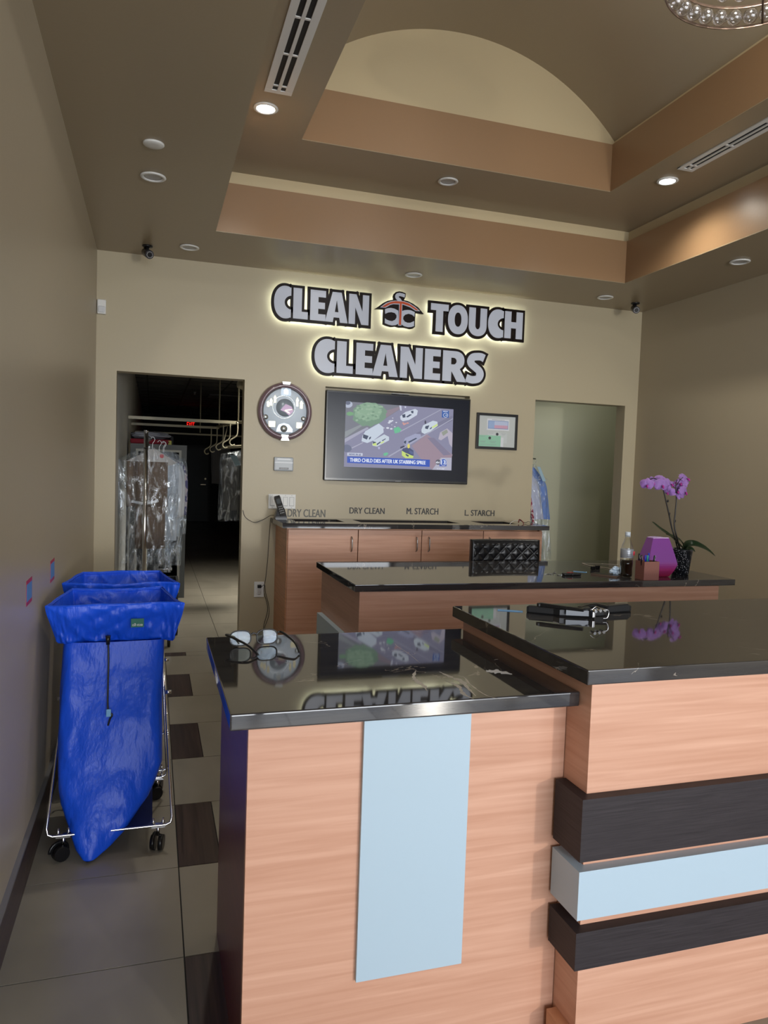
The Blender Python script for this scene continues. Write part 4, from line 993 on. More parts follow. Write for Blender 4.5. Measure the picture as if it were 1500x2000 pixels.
# orchid in glittered pot
t = thing('potted_orchid', 'two-stemmed lilac orchid in a glittered black pot behind the vase', 'orchid', (3.455, -2.17, ZC))
gm = mat('glitter_black_pot', (0.008, 0.009, 0.012), 0.3); nt = gm.node_tree; bs = nt.nodes['Principled BSDF']
vo = nt.nodes.new('ShaderNodeTexVoronoi'); vo.inputs['Scale'].default_value = 130; vo.inputs['Randomness'].default_value = 1.0
tc = nt.nodes.new('ShaderNodeTexCoord'); lt = nt.nodes.new('ShaderNodeMath'); lt.operation = 'LESS_THAN'; lt.inputs[1].default_value = 0.22
mx = nt.nodes.new('ShaderNodeMixRGB'); mx.inputs[1].default_value = (0.008, 0.009, 0.012, 1); mx.inputs[2].default_value = (0.6, 0.6, 0.65, 1)
nt.links.new(tc.outputs['Object'], vo.inputs[0]); nt.links.new(vo.outputs['Distance'], lt.inputs[0]); nt.links.new(lt.outputs[0], mx.inputs[0]); nt.links.new(mx.outputs[0], bs.inputs['Base Color'])
b = new(); lathe(b, [(0.044, 0), (0.048, 0.002), (0.066, 0.148), (0.070, 0.150), (0.070, 0.156), (0.062, 0.156), (0.060, 0.135), (0.001, 0.132)], (3.445, -2.17, ZC), seg=40); obj('pot', b, gm, t)
leaf_m = grain('orchid_leaf_green', (0.008, 0.030, 0.012), (0.020, 0.062, 0.022), (8, 8, 8), 0.28, coat=0.3)
def leaf(pts, w, tilt=0.5):
    P_ = arc(pts, 8); n = len(P_); b_ = new(); rows = []
    for k, p in enumerate(P_):
        s = k/(n-1); ww = w*(math.sin(PI*min(1, 0.12+0.88*s)))**0.6*(1 if s < 0.9 else max(0.05, (1-s)/0.1)**0.5); d_ = (P_[min(k+1, n-1)]-P_[max(k-1, 0)]).normalized()
        sd = d_.cross(Vector((0, -0.6, 1))).normalized(); nn = sd.cross(d_)
        row = []
        for u in (-1, -0.5, 0, 0.5, 1): row.append(b_.verts.new(p+sd*ww*u+nn*(0.22*ww*u*u)))
        rows.append(row)
    for r0, r1 in zip(rows, rows[1:]):
        for k in range(4): f = b_.faces.new((r0[k], r0[k+1], r1[k+1], r1[k])); f.smooth = True
    bmesh.ops.solidify(b_, geom=b_.faces[:], thickness=0.0022)
    return obj('leaf', b_, leaf_m, t)
Y = -2.2
def A(x, y, yy=Y): p = at(x, y, 1, yy); return (p.x, p.y, p.z)
leaf([A(1338, 1076, -2.17), A(1312, 1050, -2.19), A(1290, 1034, -2.21), A(1273, 1019, -2.22)], 0.030)
leaf([A(1340, 1076, -2.17), A(1330, 1058, -2.18), A(1318, 1050, -2.20), A(1300, 1043, -2.22)], 0.026)
leaf([A(1335, 1078, -2.18), A(1350, 1063, -2.22), A(1375, 1070, -2.25), A(1398, 1087, -2.26)], 0.030)
leaf([A(1335, 1078, -2.17), A(1345, 1062, -2.12), A(1365, 1062, -2.10), A(1385, 1075, -2.08)], 0.024)
leaf([A(1330, 1080, -2.2), A(1338, 1072, -2.24), A(1350, 1072, -2.27), A(1358, 1078, -2.28)], 0.020)
stem_m = mat('dark_orchid_stem', (0.012, 0.010, 0.010), 0.4)
st1 = arc([A(1326, 1080, -2.17), A(1318, 1050), A(1312, 1030), A(1307, 1006), A(1301, 980), A(1296, 958), A(1290, 942), A(1276, 934), A(1264, 942)], 8)
st2 = arc([A(1330, 1080, -2.17), A(1322, 1050), A(1317, 1025), A(1319, 1000), A(1321, 975), A(1320, 950), A(1322, 937)], 8)
b = new(); tube(b, st1, 0.004, 8, rs=[0.0052-0.0025*k/len(st1) for k in range(len(st1))]); obj('stem', b, stem_m, t)
b = new(); tube(b, st2, 0.004, 8, rs=[0.0052-0.0025*k/len(st2) for k in range(len(st2))]); tube(b, arc([A(1320, 950), A(1328, 938), A(1334, 932)], 6), 0.0022, 6); obj('stem', b, stem_m, t)
b = new()
for q in (A(1307, 1004), A(1318, 1018), A(1304, 979)): tube(b, [Vector(q)+Vector((0, 0, -0.006)), Vector(q), Vector(q)+Vector((0.002, 0, 0.008))], 0.005, 8, rs=[0.004, 0.0065, 0.004])
obj('stem_node', b, stem_m, t)
pet = mat('orchid_petal', (0.50, 0.27, 0.70), 0.5, sheen=0.3); lipm = mat('orchid_lip', (0.35, 0.02, 0.22), 0.45)
def flower(c, face, s=1.0, roll=0.0):
    c = Vector(c); n = Vector(face).normalized(); u = n.cross(Vector((0, 0, 1))).normalized(); v = u.cross(n)
    b_ = new()
    for ang, L_, w_ in ((20, .036, .022), (160, .036, .022), (90, .034, .014), (215, .030, .012), (325, .030, .012)):
        a = math.radians(ang)+roll; d_ = u*math.cos(a)+v*math.sin(a); e_ = n.cross(d_); rows = []
        for k in range(9):
            q = k/8; ww = w_*math.sin(PI*min(1, 0.10+0.86*q))**0.7*s; rows.append([b_.verts.new(c+d_*L_*q*s+e_*ww*g_+n*(0.004*s*math.sin(PI*q)-0.010*s*q*q-0.006*s*g_*g_)) for g_ in (-1, -.5, 0, .5, 1)])
        for r0, r1 in zip(rows, rows[1:]):
            for k in range(4): f = b_.faces.new((r0[k], r0[k+1], r1[k+1], r1[k])); f.smooth = True
    bmesh.ops.solidify(b_, geom=b_.faces[:], thickness=0.0008)
    fo = obj('flower', b_, pet, t)
    b_ = new(); q0 = c+n*0.004*s
    tube(b_, [q0, q0+n*0.008*s-v*0.004*s, q0+n*0.012*s-v*0.014*s, q0+n*0.008*s-v*0.020*s], 0.006*s, 10, rs=[0.003*s, 0.0065*s, 0.006*s, 0.002*s]); [setattr(v_, 'co', q0+(v_.co-q0)*0.72) for v_ in b_.verts]; obj('flower_lip', b_, lipm, fo)
for x_, y_, yy, fc, s_, rl in ((1264, 947, -2.21, (-.6, -1, -.1), .95, .1), (1276, 943, -2.20, (-.3, -1, .1), .95, -.2), (1293, 938, -2.19, (-.1, -1, .5), 1.0, .4), (1293, 948, -2.23, (-.15, -1, .0), 1.1, 0),
                       (1309, 946, -2.18, (.6, -.8, .2), 1.0, .5), (1305, 961, -2.20, (-.7, -.5, -.5), .85, .2), (1317, 945, -2.17, (.1, -.7, .9), .95, .8),
                       (1330, 945, -2.19, (-.6, -.8, .4), 1.05, -.4), (1340, 936, -2.18, (.5, -1, .5), 1.1, .3), (1337, 961, -2.22, (.45, -1, -.1), 1.0, .1), (1322, 963, -2.20, (-.2, -.7, .8), 1.05, .6)):
    flower(A(x_, y_, yy), fc, s_*1.22, rl)

# small things lying on the middle counter
def lump(n, p, r, sx, sy, sz, m_, par, seed=0, amp=0.35, sub=3):
    b_ = new(); bmesh.ops.create_icosphere(b_, subdivisions=sub, radius=1)
    for v_ in b_.verts:
        k = 1+amp*noise.noise(v_.co*2.2+Vector((seed, 0, 0))); v_.co = Vector((v_.co.x*sx*k, v_.co.y*sy*k, v_.co.z*sz*k))*r
    zmin = min(v_.co.z for v_ in b_.verts)
    for v_ in b_.verts: v_.co += Vector((p[0], p[1], p[2]-zmin))
    for f in b_.faces: f.smooth = True
    return obj(n, b_, m_, par)
def O2(x, y, z=ZC): p = at(x, y, 2, z); return p
p = O2(1204, 1124); b = new(); bmesh.ops.create_icosphere(b, subdivisions=4, radius=1)
for v_ in b.verts:
    k = 1+0.55*noise.noise(v_.co*2.6+Vector((3, 1, 0)))+0.25*noise.noise(v_.co*6); v_.co = Vector((v_.co.x*0.036*k, v_.co.y*0.026*k, v_.co.z*0.022*k))
zm = min(v_.co.z for v_ in b.verts)
for v_ in b.verts: v_.co += Vector((p.x, p.y, p.z-zm))
tag(obj('crumpled_tissue', b, mat('pale_blue_tissue', (0.55, 0.66, 0.78), 0.8), smooth=False), 'crumpled pale blue tissue in front of the soda bottle', 'tissue')
t = thing('smartphone', 'dark smartphone lying next to the crumpled tissue', 'phone', O2(1180, 1126))
p0, p1 = O2(1155, 1122), O2(1206, 1128); d_ = (p1-p0).normalized(); e_ = Vector((-d_.y, d_.x, 0))
b = new(); poly = [p0-e_*0.01, p1-e_*0.01, p1+e_*0.062, p0+e_*0.062]; polyz(b, [(q.x, q.y) for q in poly], ZC, ZC+0.008); obj('case', b, mat('bronze_edge', (0.35, 0.25, 0.2), 0.3, 0.8), t)
b = new(); c_ = sum(poly, Vector())/4; polyz(b, [((q.x-c_.x)*.94+c_.x, (q.y-c_.y)*.94+c_.y) for q in poly], ZC+0.008, ZC+0.0086); obj('screen', b, black_pl, t)
t = thing('key_ring', 'silver keys lying on the middle counter beside the black key fob', 'keys', O2(1082, 1122))
b = new(); c_ = O2(1077, 1121, ZC+0.0015)
tube(b, [c_+Vector((0.013*math.cos(a), 0.013*math.sin(a), 0.001)) for a in [2*PI*k/20 for k in range(20)]], 0.0011, 6, closed=True); obj('ring', b, steel, t)
for k, (x_, y_, a) in enumerate(((1073, 1121, 200), (1083, 1119, 60), (1092, 1123, -10))):
    q = O2(x_, y_, ZC+0.001); a = math.radians(a); d_ = Vector((math.cos(a), math.sin(a), 0)); e_ = Vector((-d_.y, d_.x, 0)); b = new()
    lathe(b, [(0.0105, 0), (0.0105, 0.002)], q, seg=18); pts = [q-e_*.0035, q+d_*.038-e_*.0035, q+d_*.042, q+d_*.034+e_*.0035, q+d_*.03+e_*.002, q+d_*.026+e_*.0035, q+e_*.0035]
    polyz(b, [(s.x, s.y) for s in pts], q.z, q.z+0.002); obj('key', b, steel, t)
t = thing('key_fob', 'black car key fob with a red strap on the middle counter', 'key fob', O2(1112, 1124))
for x_, y_, L_, w_ in ((1108, 1124, .028, .016), (1124, 1124, .030, .014)):
    q = O2(x_, y_); b = new(); box(b, q.x-L_, q.x+L_, q.y-w_, q.y+w_, ZC, ZC+0.014, 0.005); obj('fob_shell', b, black_pl, t)
q = O2(1114, 1123); b = new(); tube(b, arc([q+Vector((-.03, -.01, .015)), q+Vector((-.01, -.018, .018)), q+Vector((.006, -.016, .014)), q+Vector((.008, -.014, .003))], 5), 0.003, 6); obj('strap', b, mat('red_strap', (0.30, 0.04, 0.035), 0.5), t)
def strip(xa, ya, xb, yb, z, wdt, lab, m_):
    p0, p1 = at(xa, ya, 2, z), at(xb, yb, 2, z); d_ = (p1-p0).normalized(); e_ = Vector((-d_.y, d_.x, 0))*wdt/2; b_ = new()
    polyz(b_, [(q.x, q.y) for q in (p0-e_, p1-e_, p1+e_, p0+e_)], z, z+0.0012)
    return tag(obj('garment_tag_strip', b_, m_), lab, 'paper strip')
bt = mat('blue_tag_paper', (0.16, 0.36, 0.62), 0.6)
strip(1120, 1116, 1146, 1118, ZC, 0.028, 'short blue paper strip on the middle counter near the key fob', bt)
strip(972, 1191.5, 1021, 1194.5, Bzt+0.0005, 0.022, 'blue paper strip on the tall front counter beside the tagging tools', bt)
# cable with plugs lying behind the tissue
t = thing('charging_cable', 'thin cable with black plugs lying between the key fob and the bottle', 'cable', O2(1165, 1112))
b = new(); tube(b, [q+Vector((0, 0, .003)) for q in arc([O2(1137, 1101), O2(1158, 1107), O2(1185, 1110), O2(1205, 1118)], 8)], 0.0022, 6); tube(b, [q+Vector((0, 0, .003)) for q in arc([O2(1137, 1101), O2(1170, 1102), O2(1210, 1104)], 8)], 0.0018, 6)
obj('wire', b, mat('tan_wire', (0.45, 0.40, 0.33), 0.4), t)
for x_, y_ in ((1158, 1113), (1167, 1111)):
    q = O2(x_, y_); b = new(); box(b, q.x-.013, q.x+.013, q.y-.01, q.y+.01, ZC, ZC+0.022, 0.005); obj('plug', b, black_pl, t)

# ------------------------------------------------------------------ tagging tools on the tall counter
ZB2 = Bzt+0.0006
gun = mat('gunmetal_plastic', (0.030, 0.031, 0.034), 0.3, 0.35)
t = thing('tagging_plier', 'long black plier tool on the tall front counter, left one of the pair', 'tool', at(1090, 1200, 2, ZB2))
def T2(x, y, h=0.0): q = at(x, y, 2, ZB2+h); return q
def bar2(n, pts, w, h, z, m_, par, bev=0.003):
    "flat bar following points with half widths"
    P_ = [Vector(p) for p in pts]; ws = w if isinstance(w, list) else [w]*len(P_); rings_ = []
    hs = h if isinstance(h, list) else [h]*len(P_)
    for k, p_ in enumerate(P_):
        d = (P_[min(k+1, len(P_)-1)]-P_[max(k-1, 0)]); d.z = 0; d.normalize(); e = Vector((-d.y, d.x, 0)); w_ = ws[k]; h_ = hs[k]; q = Vector((p_.x, p_.y, z))
        c = min(0.3*w_, 0.3*h_)
        rings_.append([q+e*a+Vector((0, 0, zz)) for a, zz in ((-w_, c), (-w_, h_-c), (-w_+c, h_), (w_-c, h_), (w_, h_-c), (w_, c), (w_-c, 0), (-w_+c, 0))])
    b_ = new(); loft(b_, rings_, True, True, smooth=False); return obj(n, b_, m_, par)
bar2('lower_handle', [T2(1030, 1195), T2(1034, 1195.5), T2(1082, 1200), T2(1092, 1202), T2(1150, 1204), T2(1154, 1204)], [.010, .011, .012, .016, .018, .015], [.020, .024, .024, .026, .032, .028], ZB2, gun, t)
bar2('upper_handle', [T2(1050, 1188, .02), T2(1056, 1188, .02), T2(1095, 1193, .02), T2(1140, 1198, .02)], [.008, .009, .009, .010], [.011, .013, .012, .010], ZB2+0.026, black_pl, t)
q0, q1 = T2(1103, 1203.5), T2(1147, 1205.5); d_ = (q1-q0).normalized(); e_ = Vector((d_.y, -d_.x, 0))
b = new(); polyz(b, [(s.x, s.y) for s in (q0+e_*.0165, q1+e_*.0175, q1+e_*.0200, q0+e_*.0195)], ZB2+0.007, ZB2+0.025); obj('window', b, mat('smoked_window', (0.02, 0.03, 0.05), 0.06, spec=1.0), t)
b = new(); q = T2(1150, 1206); box(b, q.x-.006, q.x+.006, q.y-.03, q.y-.012, ZB2+0.004, ZB2+0.028, 0.003); obj('latch', b, steel, t)
t = thing('tagging_plier', 'black plier tool with chrome spring on the tall counter, right of the pair', 'tool', at(1190, 1195, 2, ZB2))
bar2('handle', [T2(1150, 1199), T2(1175, 1197), T2(1196, 1195.5), T2(1222, 1193.5), T2(1229, 1193)], [.012, .013, .013, .013, .008], [.020, .024, .026, .027, .020], ZB2, gun, t)
bar2('jaw', [T2(1132, 1186, .030), T2(1146, 1182, .030), T2(1164, 1181, .030), T2(1188, 1184, .030)], [.008, .014, .016, .010], [.008, .011, .012, .008], ZB2+0.024, black_pl, t)
bar2('side_plate', [T2(1158, 1203), T2(1175, 1202), T2(1182, 1201)], [.007, .009, .006], [.020, .026, .024], ZB2+0.0, gun, t)
b = new()
for k in range(3):
    q = T2(1160+k*9, 1193-k, .035); cyl(b, q-Vector((0, .012, 0)), q+Vector((0, .012, 0)), 0.005, 12)
obj('pivot_pins', b, chrome, t)
q = T2(1178, 1198, .02); b = new(); tube(b, arc([q+Vector((-.012, -.012, .012)), q+Vector((.006, -.014, .014)), q+Vector((.012, -.014, .004)), q+Vector((.006, -.014, -.012)), q+Vector((-.008, -.013, -.014))], 6), 0.0016, 6)
q = T2(1165, 1190, .04); tube(b, arc([q+Vector((-.025, -.01, 0)), q+Vector((-.01, -.01, .010)), q+Vector((.008, -.006, .006)), q+Vector((.03, 0, .0))], 6), 0.0016, 6)
obj('spring_wire', b, chrome, t)

# ------------------------------------------------------------------ eyeglasses on the low counter
ZA = 0.9426
t = thing('eyeglasses', 'black framed eyeglasses standing open on the low front counter', 'eyeglasses', at(505, 1265, 2, ZA))
gl_c = at(503, 1262, 2, ZA); dx = (at(528, 1258, 2, ZA)-at(449, 1263, 2, ZA)); dx.z = 0; gw = 0.143; dx.normalize(); dyv = Vector((-dx.y, dx.x, 0))
lc_ = at(488, 1262, 2, ZA) + dyv*0.0
def gp(u, v, w=0.0):
    u *= 1.17; v *= 1.12
    return lc_ + dx*0.012 + dx*u + Vector((0, 0, v)) + dyv*(w+v*0.10)
for sgn in (-1, 1):
    c_ = []
    for k in range(36):
        a = 2*PI*k/36; cu_, su_ = math.cos(a), math.sin(a); c_.append(gp(sgn*0.0345+0.027*math.copysign(abs(cu_)**0.7, cu_), 0.0225+0.0195*math.copysign(abs(su_)**0.75, su_)))
    b = new(); tube(b, c_, 0.0022, 8, closed=True); rimo = obj('rim', b, black_pl, t)
    b = new(); f_ = b.faces.new([b.verts.new(p_) for p_ in c_]); bmesh.ops.solidify(b, geom=[f_], thickness=0.0012)
    obj('lens', b, clearmat('coated_lens', (0.80, 0.90, 1.0), 0.03, 0.35, 0.02), t)
b = new(); tube(b, arc([gp(-0.0085, 0.030), gp(0, 0.034), gp(0.0085, 0.030)], 5), 0.0028, 8); obj('bridge', b, black_pl, t)
for sgn, spread in ((-1, 0.055), (1, 0.018)):
    b = new(); P_ = arc([gp(sgn*0.0625, 0.033), gp(sgn*0.0715, 0.034, -0.004), gp(sgn*0.073+spread*0.35, 0.030, -0.045), gp(sgn*0.073+spread*0.75, 0.021, -0.095), gp(sgn*0.070+spread, 0.004, -0.128)], 8)
    tube(b, P_, 0.003, 8, rs=[0.0026+0.0012*math.sin(PI*k/len(P_)) for k in range(len(P_))]); obj('temple_arm', b, black_pl, t)

# ------------------------------------------------------------------ phone and cords on the back counter
t = thing('cordless_phone', 'black cordless phone upright in its charger at the left end of the back counter', 'telephone', (1.355, -0.17, DZ+0.0006))
z = DZ+0.0006; b = new()
rings = [[(1.355+x*s, -0.18+y*s2, z+h) for x, y in ((-.045, -.05), (.045, -.05), (.045, .045), (-.045, .045))] for s, s2, h in ((1, 1, 0), (1, .96, .018), (.82, .80, .050), (.62, .55, .085), (.5, .4, .095))]
loft(b, rings, True, True, smooth=False); bmesh.ops.bevel(b, geom=b.edges[:], offset=0.004, segments=2, affect='EDGES'); obj('charging_base', b, mat('phone_base_black', (0.02, 0.021, 0.024), 0.3), t)
h0, h1 = Vector((1.368, -0.222, z+0.028)), Vector((1.325, -0.165, z+0.178)); d_ = (h1-h0).normalized(); u_ = Vector((1, 0, 0)); u_ = (u_-d_*u_.dot(d_)).normalized(); n_ = d_.cross(u_)
if n_.y > 0: n_ = -n_
def hs(n, s0, s1, w, th0, th1, m_):
    b_ = new(); L_ = (h1-h0).length; rr = []
    for s in (s0, s0+(s1-s0)*.06, s1-(s1-s0)*.06, s1):
        k = 0.85 if s in (s0, s1) else 1; c_ = h0+d_*L_*s; rr.append([c_+u_*w*k*a+n_*q for a, q in ((-1, th0), (1, th0), (1, th1), (-1, th1))])
    loft(b_, rr, True, True, smooth=False); return obj(n, b_, m_, t)
hs('handset', 0, 1, 0.023, -0.016, 0.010, black_pl); hs('display', 0.60, 0.84, 0.016, 0.0102, 0.0112, mat('phone_display', (0.06, 0.07, 0.08), 0.2))
b = new(); L_ = (h1-h0).length
for r_ in range(4):
    for c2 in range(3):
        q = h0+d_*L_*(0.14+r_*0.105)+u_*(c2-1)*0.012+n_*0.0105; tube(b, [q, q+n_*0.0022], 0.0044, 8)
obj('keypad', b, mat('keypad_grey', (0.28, 0.29, 0.30), 0.4), t)['label'] = 'grey keypad'
t = thing('phone_cord', 'thin black cord drooping from the phone along the wall to the left doorway', 'cord', (1.2, -0.01, 1.05))
b = new(); tube(b, arc([(1.345, -0.12, DZ+0.01), (1.312, -0.03, 1.105), (1.25, -0.006, 1.068), (1.19, -0.006, 1.046), (1.15, -0.006, 1.056), (1.107, -0.006, 1.088), (1.088, -0.004, 1.14)], 8), 0.0022, 6); obj('wire', b, black_pl, t)
t = thing('power_cord', 'black power cord dangling down the wall from the back counter to the outlet', 'cord', (1.27, -0.01, 0.2))
b = new(); tube(b, arc([(1.300, -0.07, DZ+0.003), (1.303, -0.02, 1.04), (1.298, -0.006, .90), (1.292, -0.006, .75), (1.280, -0.006, .60), (1.268, -0.006, .50), (1.295, -0.006, .40), (1.300, -0.006, .33), (1.275, -0.006, .22), (1.27, -0.006, .12)], 8), 0.0022, 6)
tube(b, arc([(1.245, -0.03, .535), (1.272, -0.012, .545), (1.283, -0.006, .48), (1.310, -0.006, .38), (1.312, -0.006, .30), (1.282, -0.006, .20), (1.285, -0.006, .12)], 8), 0.0022, 6); obj('wire', b, black_pl, t)
b = new(); box(b, 1.214, 1.244, -0.038, -0.0115, 0.526, 0.552, 0.004); obj('plug', b, black_pl, t)
t = thing('wall_wires', 'tangle of thin red, white and black wires at the right end of the back counter', 'wires', (3.36, -0.25, DZ+0.0006))
b = new(); z = DZ+0.004; tube(b, arc([(3.20, -0.42, z), (3.26, -0.35, z+.015), (3.34, -0.30, z+.02), (3.38, -0.27, z+.01)], 8), 0.0022, 6); obj('white_wire', b, white_pl, t)
b = new(); tube(b, arc([(3.34, -0.30, z+.028), (3.39, -0.32, z+.004), (3.43, -0.30, z+.012), (3.47, -0.32, z+.004), (3.48, -0.38, z)], 8), 0.0022, 6); obj('black_wire', b, black_pl, t)
b = new(); tube(b, arc([(3.325, -0.33, z+.005), (3.35, -0.30, z+.03), (3.37, -0.33, z+.006), (3.355, -0.36, z)], 8), 0.004, 6); obj('red_wire', b, mat('dark_red_wire', (0.16, 0.01, 0.015), 0.4), t)

# ------------------------------------------------------------------ laundry bag carts
nylon = mat('blue_nylon', (0.008, 0.085, 0.72), 0.38, spec=0.45, bump=((16, 16, 7), 0.6, 0.02, 6))
nylon_dk = mat('navy_base_cloth', (0.006, 0.015, 0.10), 0.6)
def rr(x0, x1, y0, y1, z, n=72, p=0.22, zf=None, jag=0.0, seed=0.0):
    "rounded rectangle ring"
    out = []
    for k in range(n):
        a = 2*PI*k/n; c, s = math.cos(a), math.sin(a)
        x = (x0+x1)/2+(x1-x0)/2*math.copysign(abs(c)**p, c); y = (y0+y1)/2+(y1-y0)/2*math.copysign(abs(s)**p, s)
        w = noise.noise(Vector((x*9+seed, y*9, z*2.5)))*jag+noise.noise(Vector((x*26+seed, y*26, z*6)))*jag*0.4
        out.append((x+w*c*0.6, y+w*s, z+(0 if zf is None else zf(x, y))))
    return out
def cart(y_shift, label, full, seed):
    t = thing('laundry_cart', label, 'laundry cart', (0.28, -2.6+y_shift, 0), 'blue laundry bag carts along the left wall')
    S = lambda p: (p[0], p[1]+y_shift, p[2])
    for n, yb, yt in (('front_frame', -2.955, -2.42), ('rear_frame', -2.50, -2.70)):
        b = new(); xw = 0.0 if n == 'front_frame' else 0.012; zb_ = 0.095
        path = [(0.095-xw*0, yt, 0.80), (0.058+xw, yb, zb_+0.03), (0.062+xw, yb-.002, zb_+0.008), (0.078+xw, yb-.002, zb_), (0.480-xw, yb-.002, zb_), (0.498-xw, yb-.002, zb_+0.008), (0.502-xw, yb, zb_+0.03), (0.455, yt, 0.80)]
        tube(b, [S(p) for p in path], 0.0048, 10); obj(n, b, chrome, t)
    b = new()
    for x in (0.072, 0.487): cyl(b, S((x-0.012, -2.68, 0.53)), S((x+0.012, -2.68, 0.53)), 0.008, 12)
    obj('pivot_bolts', b, chrome, t)
    b = new(); box(b, 0.13, 0.43, -2.952+y_shift, -2.505+y_shift, 0.092, 0.096); obj('base_cloth', b, nylon_dk, t)
    for x, y, a in ((0.115, -2.945, 0.5), (0.452, -2.945, 1.35), (0.115, -2.50, 0.8), (0.452, -2.50, 0.4)):
        y += y_shift; b = new(); d_ = Vector((math.cos(a), math.sin(a), 0)); c_ = Vector((x, y, 0.030))-d_*0.012
        nrm = Vector((-d_.y, d_.x, 0))
        for s in (-1, 1): tube(b, [c_+nrm*s*0.006, c_+nrm*s*0.024], 0.030, 22, rs=[0.030, 0.027])
        tube(b, [c_+nrm*0.012+d_*0.034*math.cos(q)+Vector((0, 0, 0.034*math.sin(q))) for q in [PI*k/10-.3 for k in range(12)]], 0.006, 6)
        w_ = obj('caster', b, black_pl, t)
        b = new(); box(b, x-0.025, x+0.025, y-0.018, y+0.018, 0.088, 0.0925); tube(b, [(x, y, 0.05), (x, y, 0.09)], 0.006, 8)
        for s in (-0.018, 0.018): tube(b, [(x+s, y, 0.085), (x+s, y, 0.118)], 0.0035, 8); tube(b, [(x+s, y, 0.1), (x+s, y, 0.106)], 0.007, 6)
        obj('mounting_plate', b, chrome, w_)
    # bag
    def E_(px, py, y): return at(px, py, 1, y)
    rows = [(1250, 123, 322, -2.735, -2.42, .25), (1300, 121, 321, -2.76, -2.42, .28), (1350, 117, 319, -2.79, -2.44, .30), (1400, 114, 318, -2.82, -2.46, .32), (1450, 110, 318, -2.85, -2.49, .34), (1500, 107, 316, -2.88, -2.53, .38),
            (1540, 108, 304, -2.91, -2.58, .45), (1570, 113, 291, -2.93, -2.63, .5), (1600, 122, 272, -2.955, -2.70, .6), (1630, 132, 246, -2.975, -2.78, .7), (1655, 146, 222, -2.99, -2.87, .8), (1675, 160, 196, -3.00, -2.94, .9), (1687, 169, 178, -3.004, -2.98, 1)]
    rings = []
    for py, xa, xb, yf, yb, pw in rows:
        pL, pR = E_(xa, py, yf+0.03), E_(xb, py, yf+0.03); z = max((pL.z+pR.z)/2, 0.012)
        rings.append(rr(pL.x, pR.x, yf+y_shift, yb+y_shift, z, p=pw, jag=0.018 if py > 1255 else 0.004, seed=seed))
    rings = rings if full else rings[:9]
    # refine by interpolation
    R = []
    for a_, b_ in zip(rings, rings[1:]):
        for k in range(5): R.append([tuple(Vector(p).lerp(Vector(q), k/5)) for p, q in zip(a_, b_)])
    R.append(rings[-1])
    R = [[Vector(p)+Vector((0, 1, 0))*0.007*noise.noise(Vector((p[0]*14+seed, p[1]*5, p[2]*8)))+Vector((0, 1, 0))*0.010*noise.noise(Vector((p[0]*4.2, seed, p[2]*3.0)))-Vector((0, 1, 0))*0.009*abs(noise.noise(Vector((p[0]*12+p[2]*3+seed, 1, p[2]*6)))) for p in r] for r in R]
    b = new(); loft(b, R, cap0=False, cap1=True); obj('bag', b, nylon, t)
    # flared collar : rim trapezoid folded over the frame
    def trap(zz, grow, n=300, z_of=None, rip=0.0, inner=False):
        cs = [(0.030-grow*0.9, -2.765-grow), (0.455, -2.745-grow), (0.530+grow*0.9, -2.800-grow*.6), (0.462+grow*.3, -2.365+grow), (0.078-grow*.3, -2.365+grow)]
        cs = [(0.030-grow*.9, -2.735-grow*.6), (0.10, -2.765-grow), (0.450, -2.745-grow), (0.532+grow*.9, -2.775-grow*.6), (0.455+grow*.3, -2.370+grow), (0.082-grow*.3, -2.370+grow)]
        per = []; m_ = len(cs)
        for k in range(m_):
            a_, c_ = cs[k], cs[(k+1) % m_]; q = n//m_
            for j in range(q): s = j/q; per.append((a_[0]+(c_[0]-a_[0])*s, a_[1]+(c_[1]-a_[1])*s))
        out = []
        for k, (x, y) in enumerate(per):
            r_ = rip*1.3*noise.noise(Vector((x*75, y*75, seed)))+rip*0.9*noise.noise(Vector((x*30, y*30, seed+zz*9)))
            out.append((max(x, 0.006), y+y_shift+r_, zz+0.010*noise.noise(Vector((x*5+seed, y*5, 2)))))
        return out
    b = new(); C_ = []
    spec = [(0.79, -0.035, 0.0), (0.86, -0.02, 0), (0.905, -0.004, 0.0), (0.922, 0.004, 0), (0.918, 0.010, 0), (0.90, 0.008, 0.002), (0.87, 0.0, 0.004), (0.84, -0.010, 0.007), (0.81, -0.020, 0.009), (0.785, -0.028, 0.010), (0.772, -0.030, 0.012), (0.762, -0.038, 0.006), (0.760, -0.050, 0.0)]
    for k, (z_, g_, rp_) in enumerate(spec): C_.append(trap(z_, g_, rip=rp_))
    R = []
    for a_, b2 in zip(C_, C_[1:]):
        for k in range(4): R.append([tuple(Vector(p).lerp(Vector(q), k/4)) for p, q in zip(a_, b2)])
    R.append(C_[-1])
    for i, r in enumerate(R):
        for j, p in enumerate(r):
            q = Vector(p); o_ = 0.016*abs(noise.noise(Vector((q.x*13+q.z*9+seed, q.y*9, q.z*10))))-0.012*abs(noise.noise(Vector((q.x*8-q.z*10+seed, q.y*8, q.z*7+5))))+0.008*noise.noise(Vector((q.x*5+seed, q.y*5-q.z*6, q.z*8)))
            r[j] = (max(q.x+0.3*o_, 0.006), q.y+o_, q.z)
    loft(b, R); obj('collar', b, nylon, t)
    b = new(); rim_ = [Vector(p)+Vector((0, 0, -0.006)) for p in trap(0.920, 0.000)]; tube(b, [Vector((max(p.x, 0.010), p.y, p.z)) for p in rim_], 0.004, 8, closed=True); obj('rim_wire', b, nylon, t)
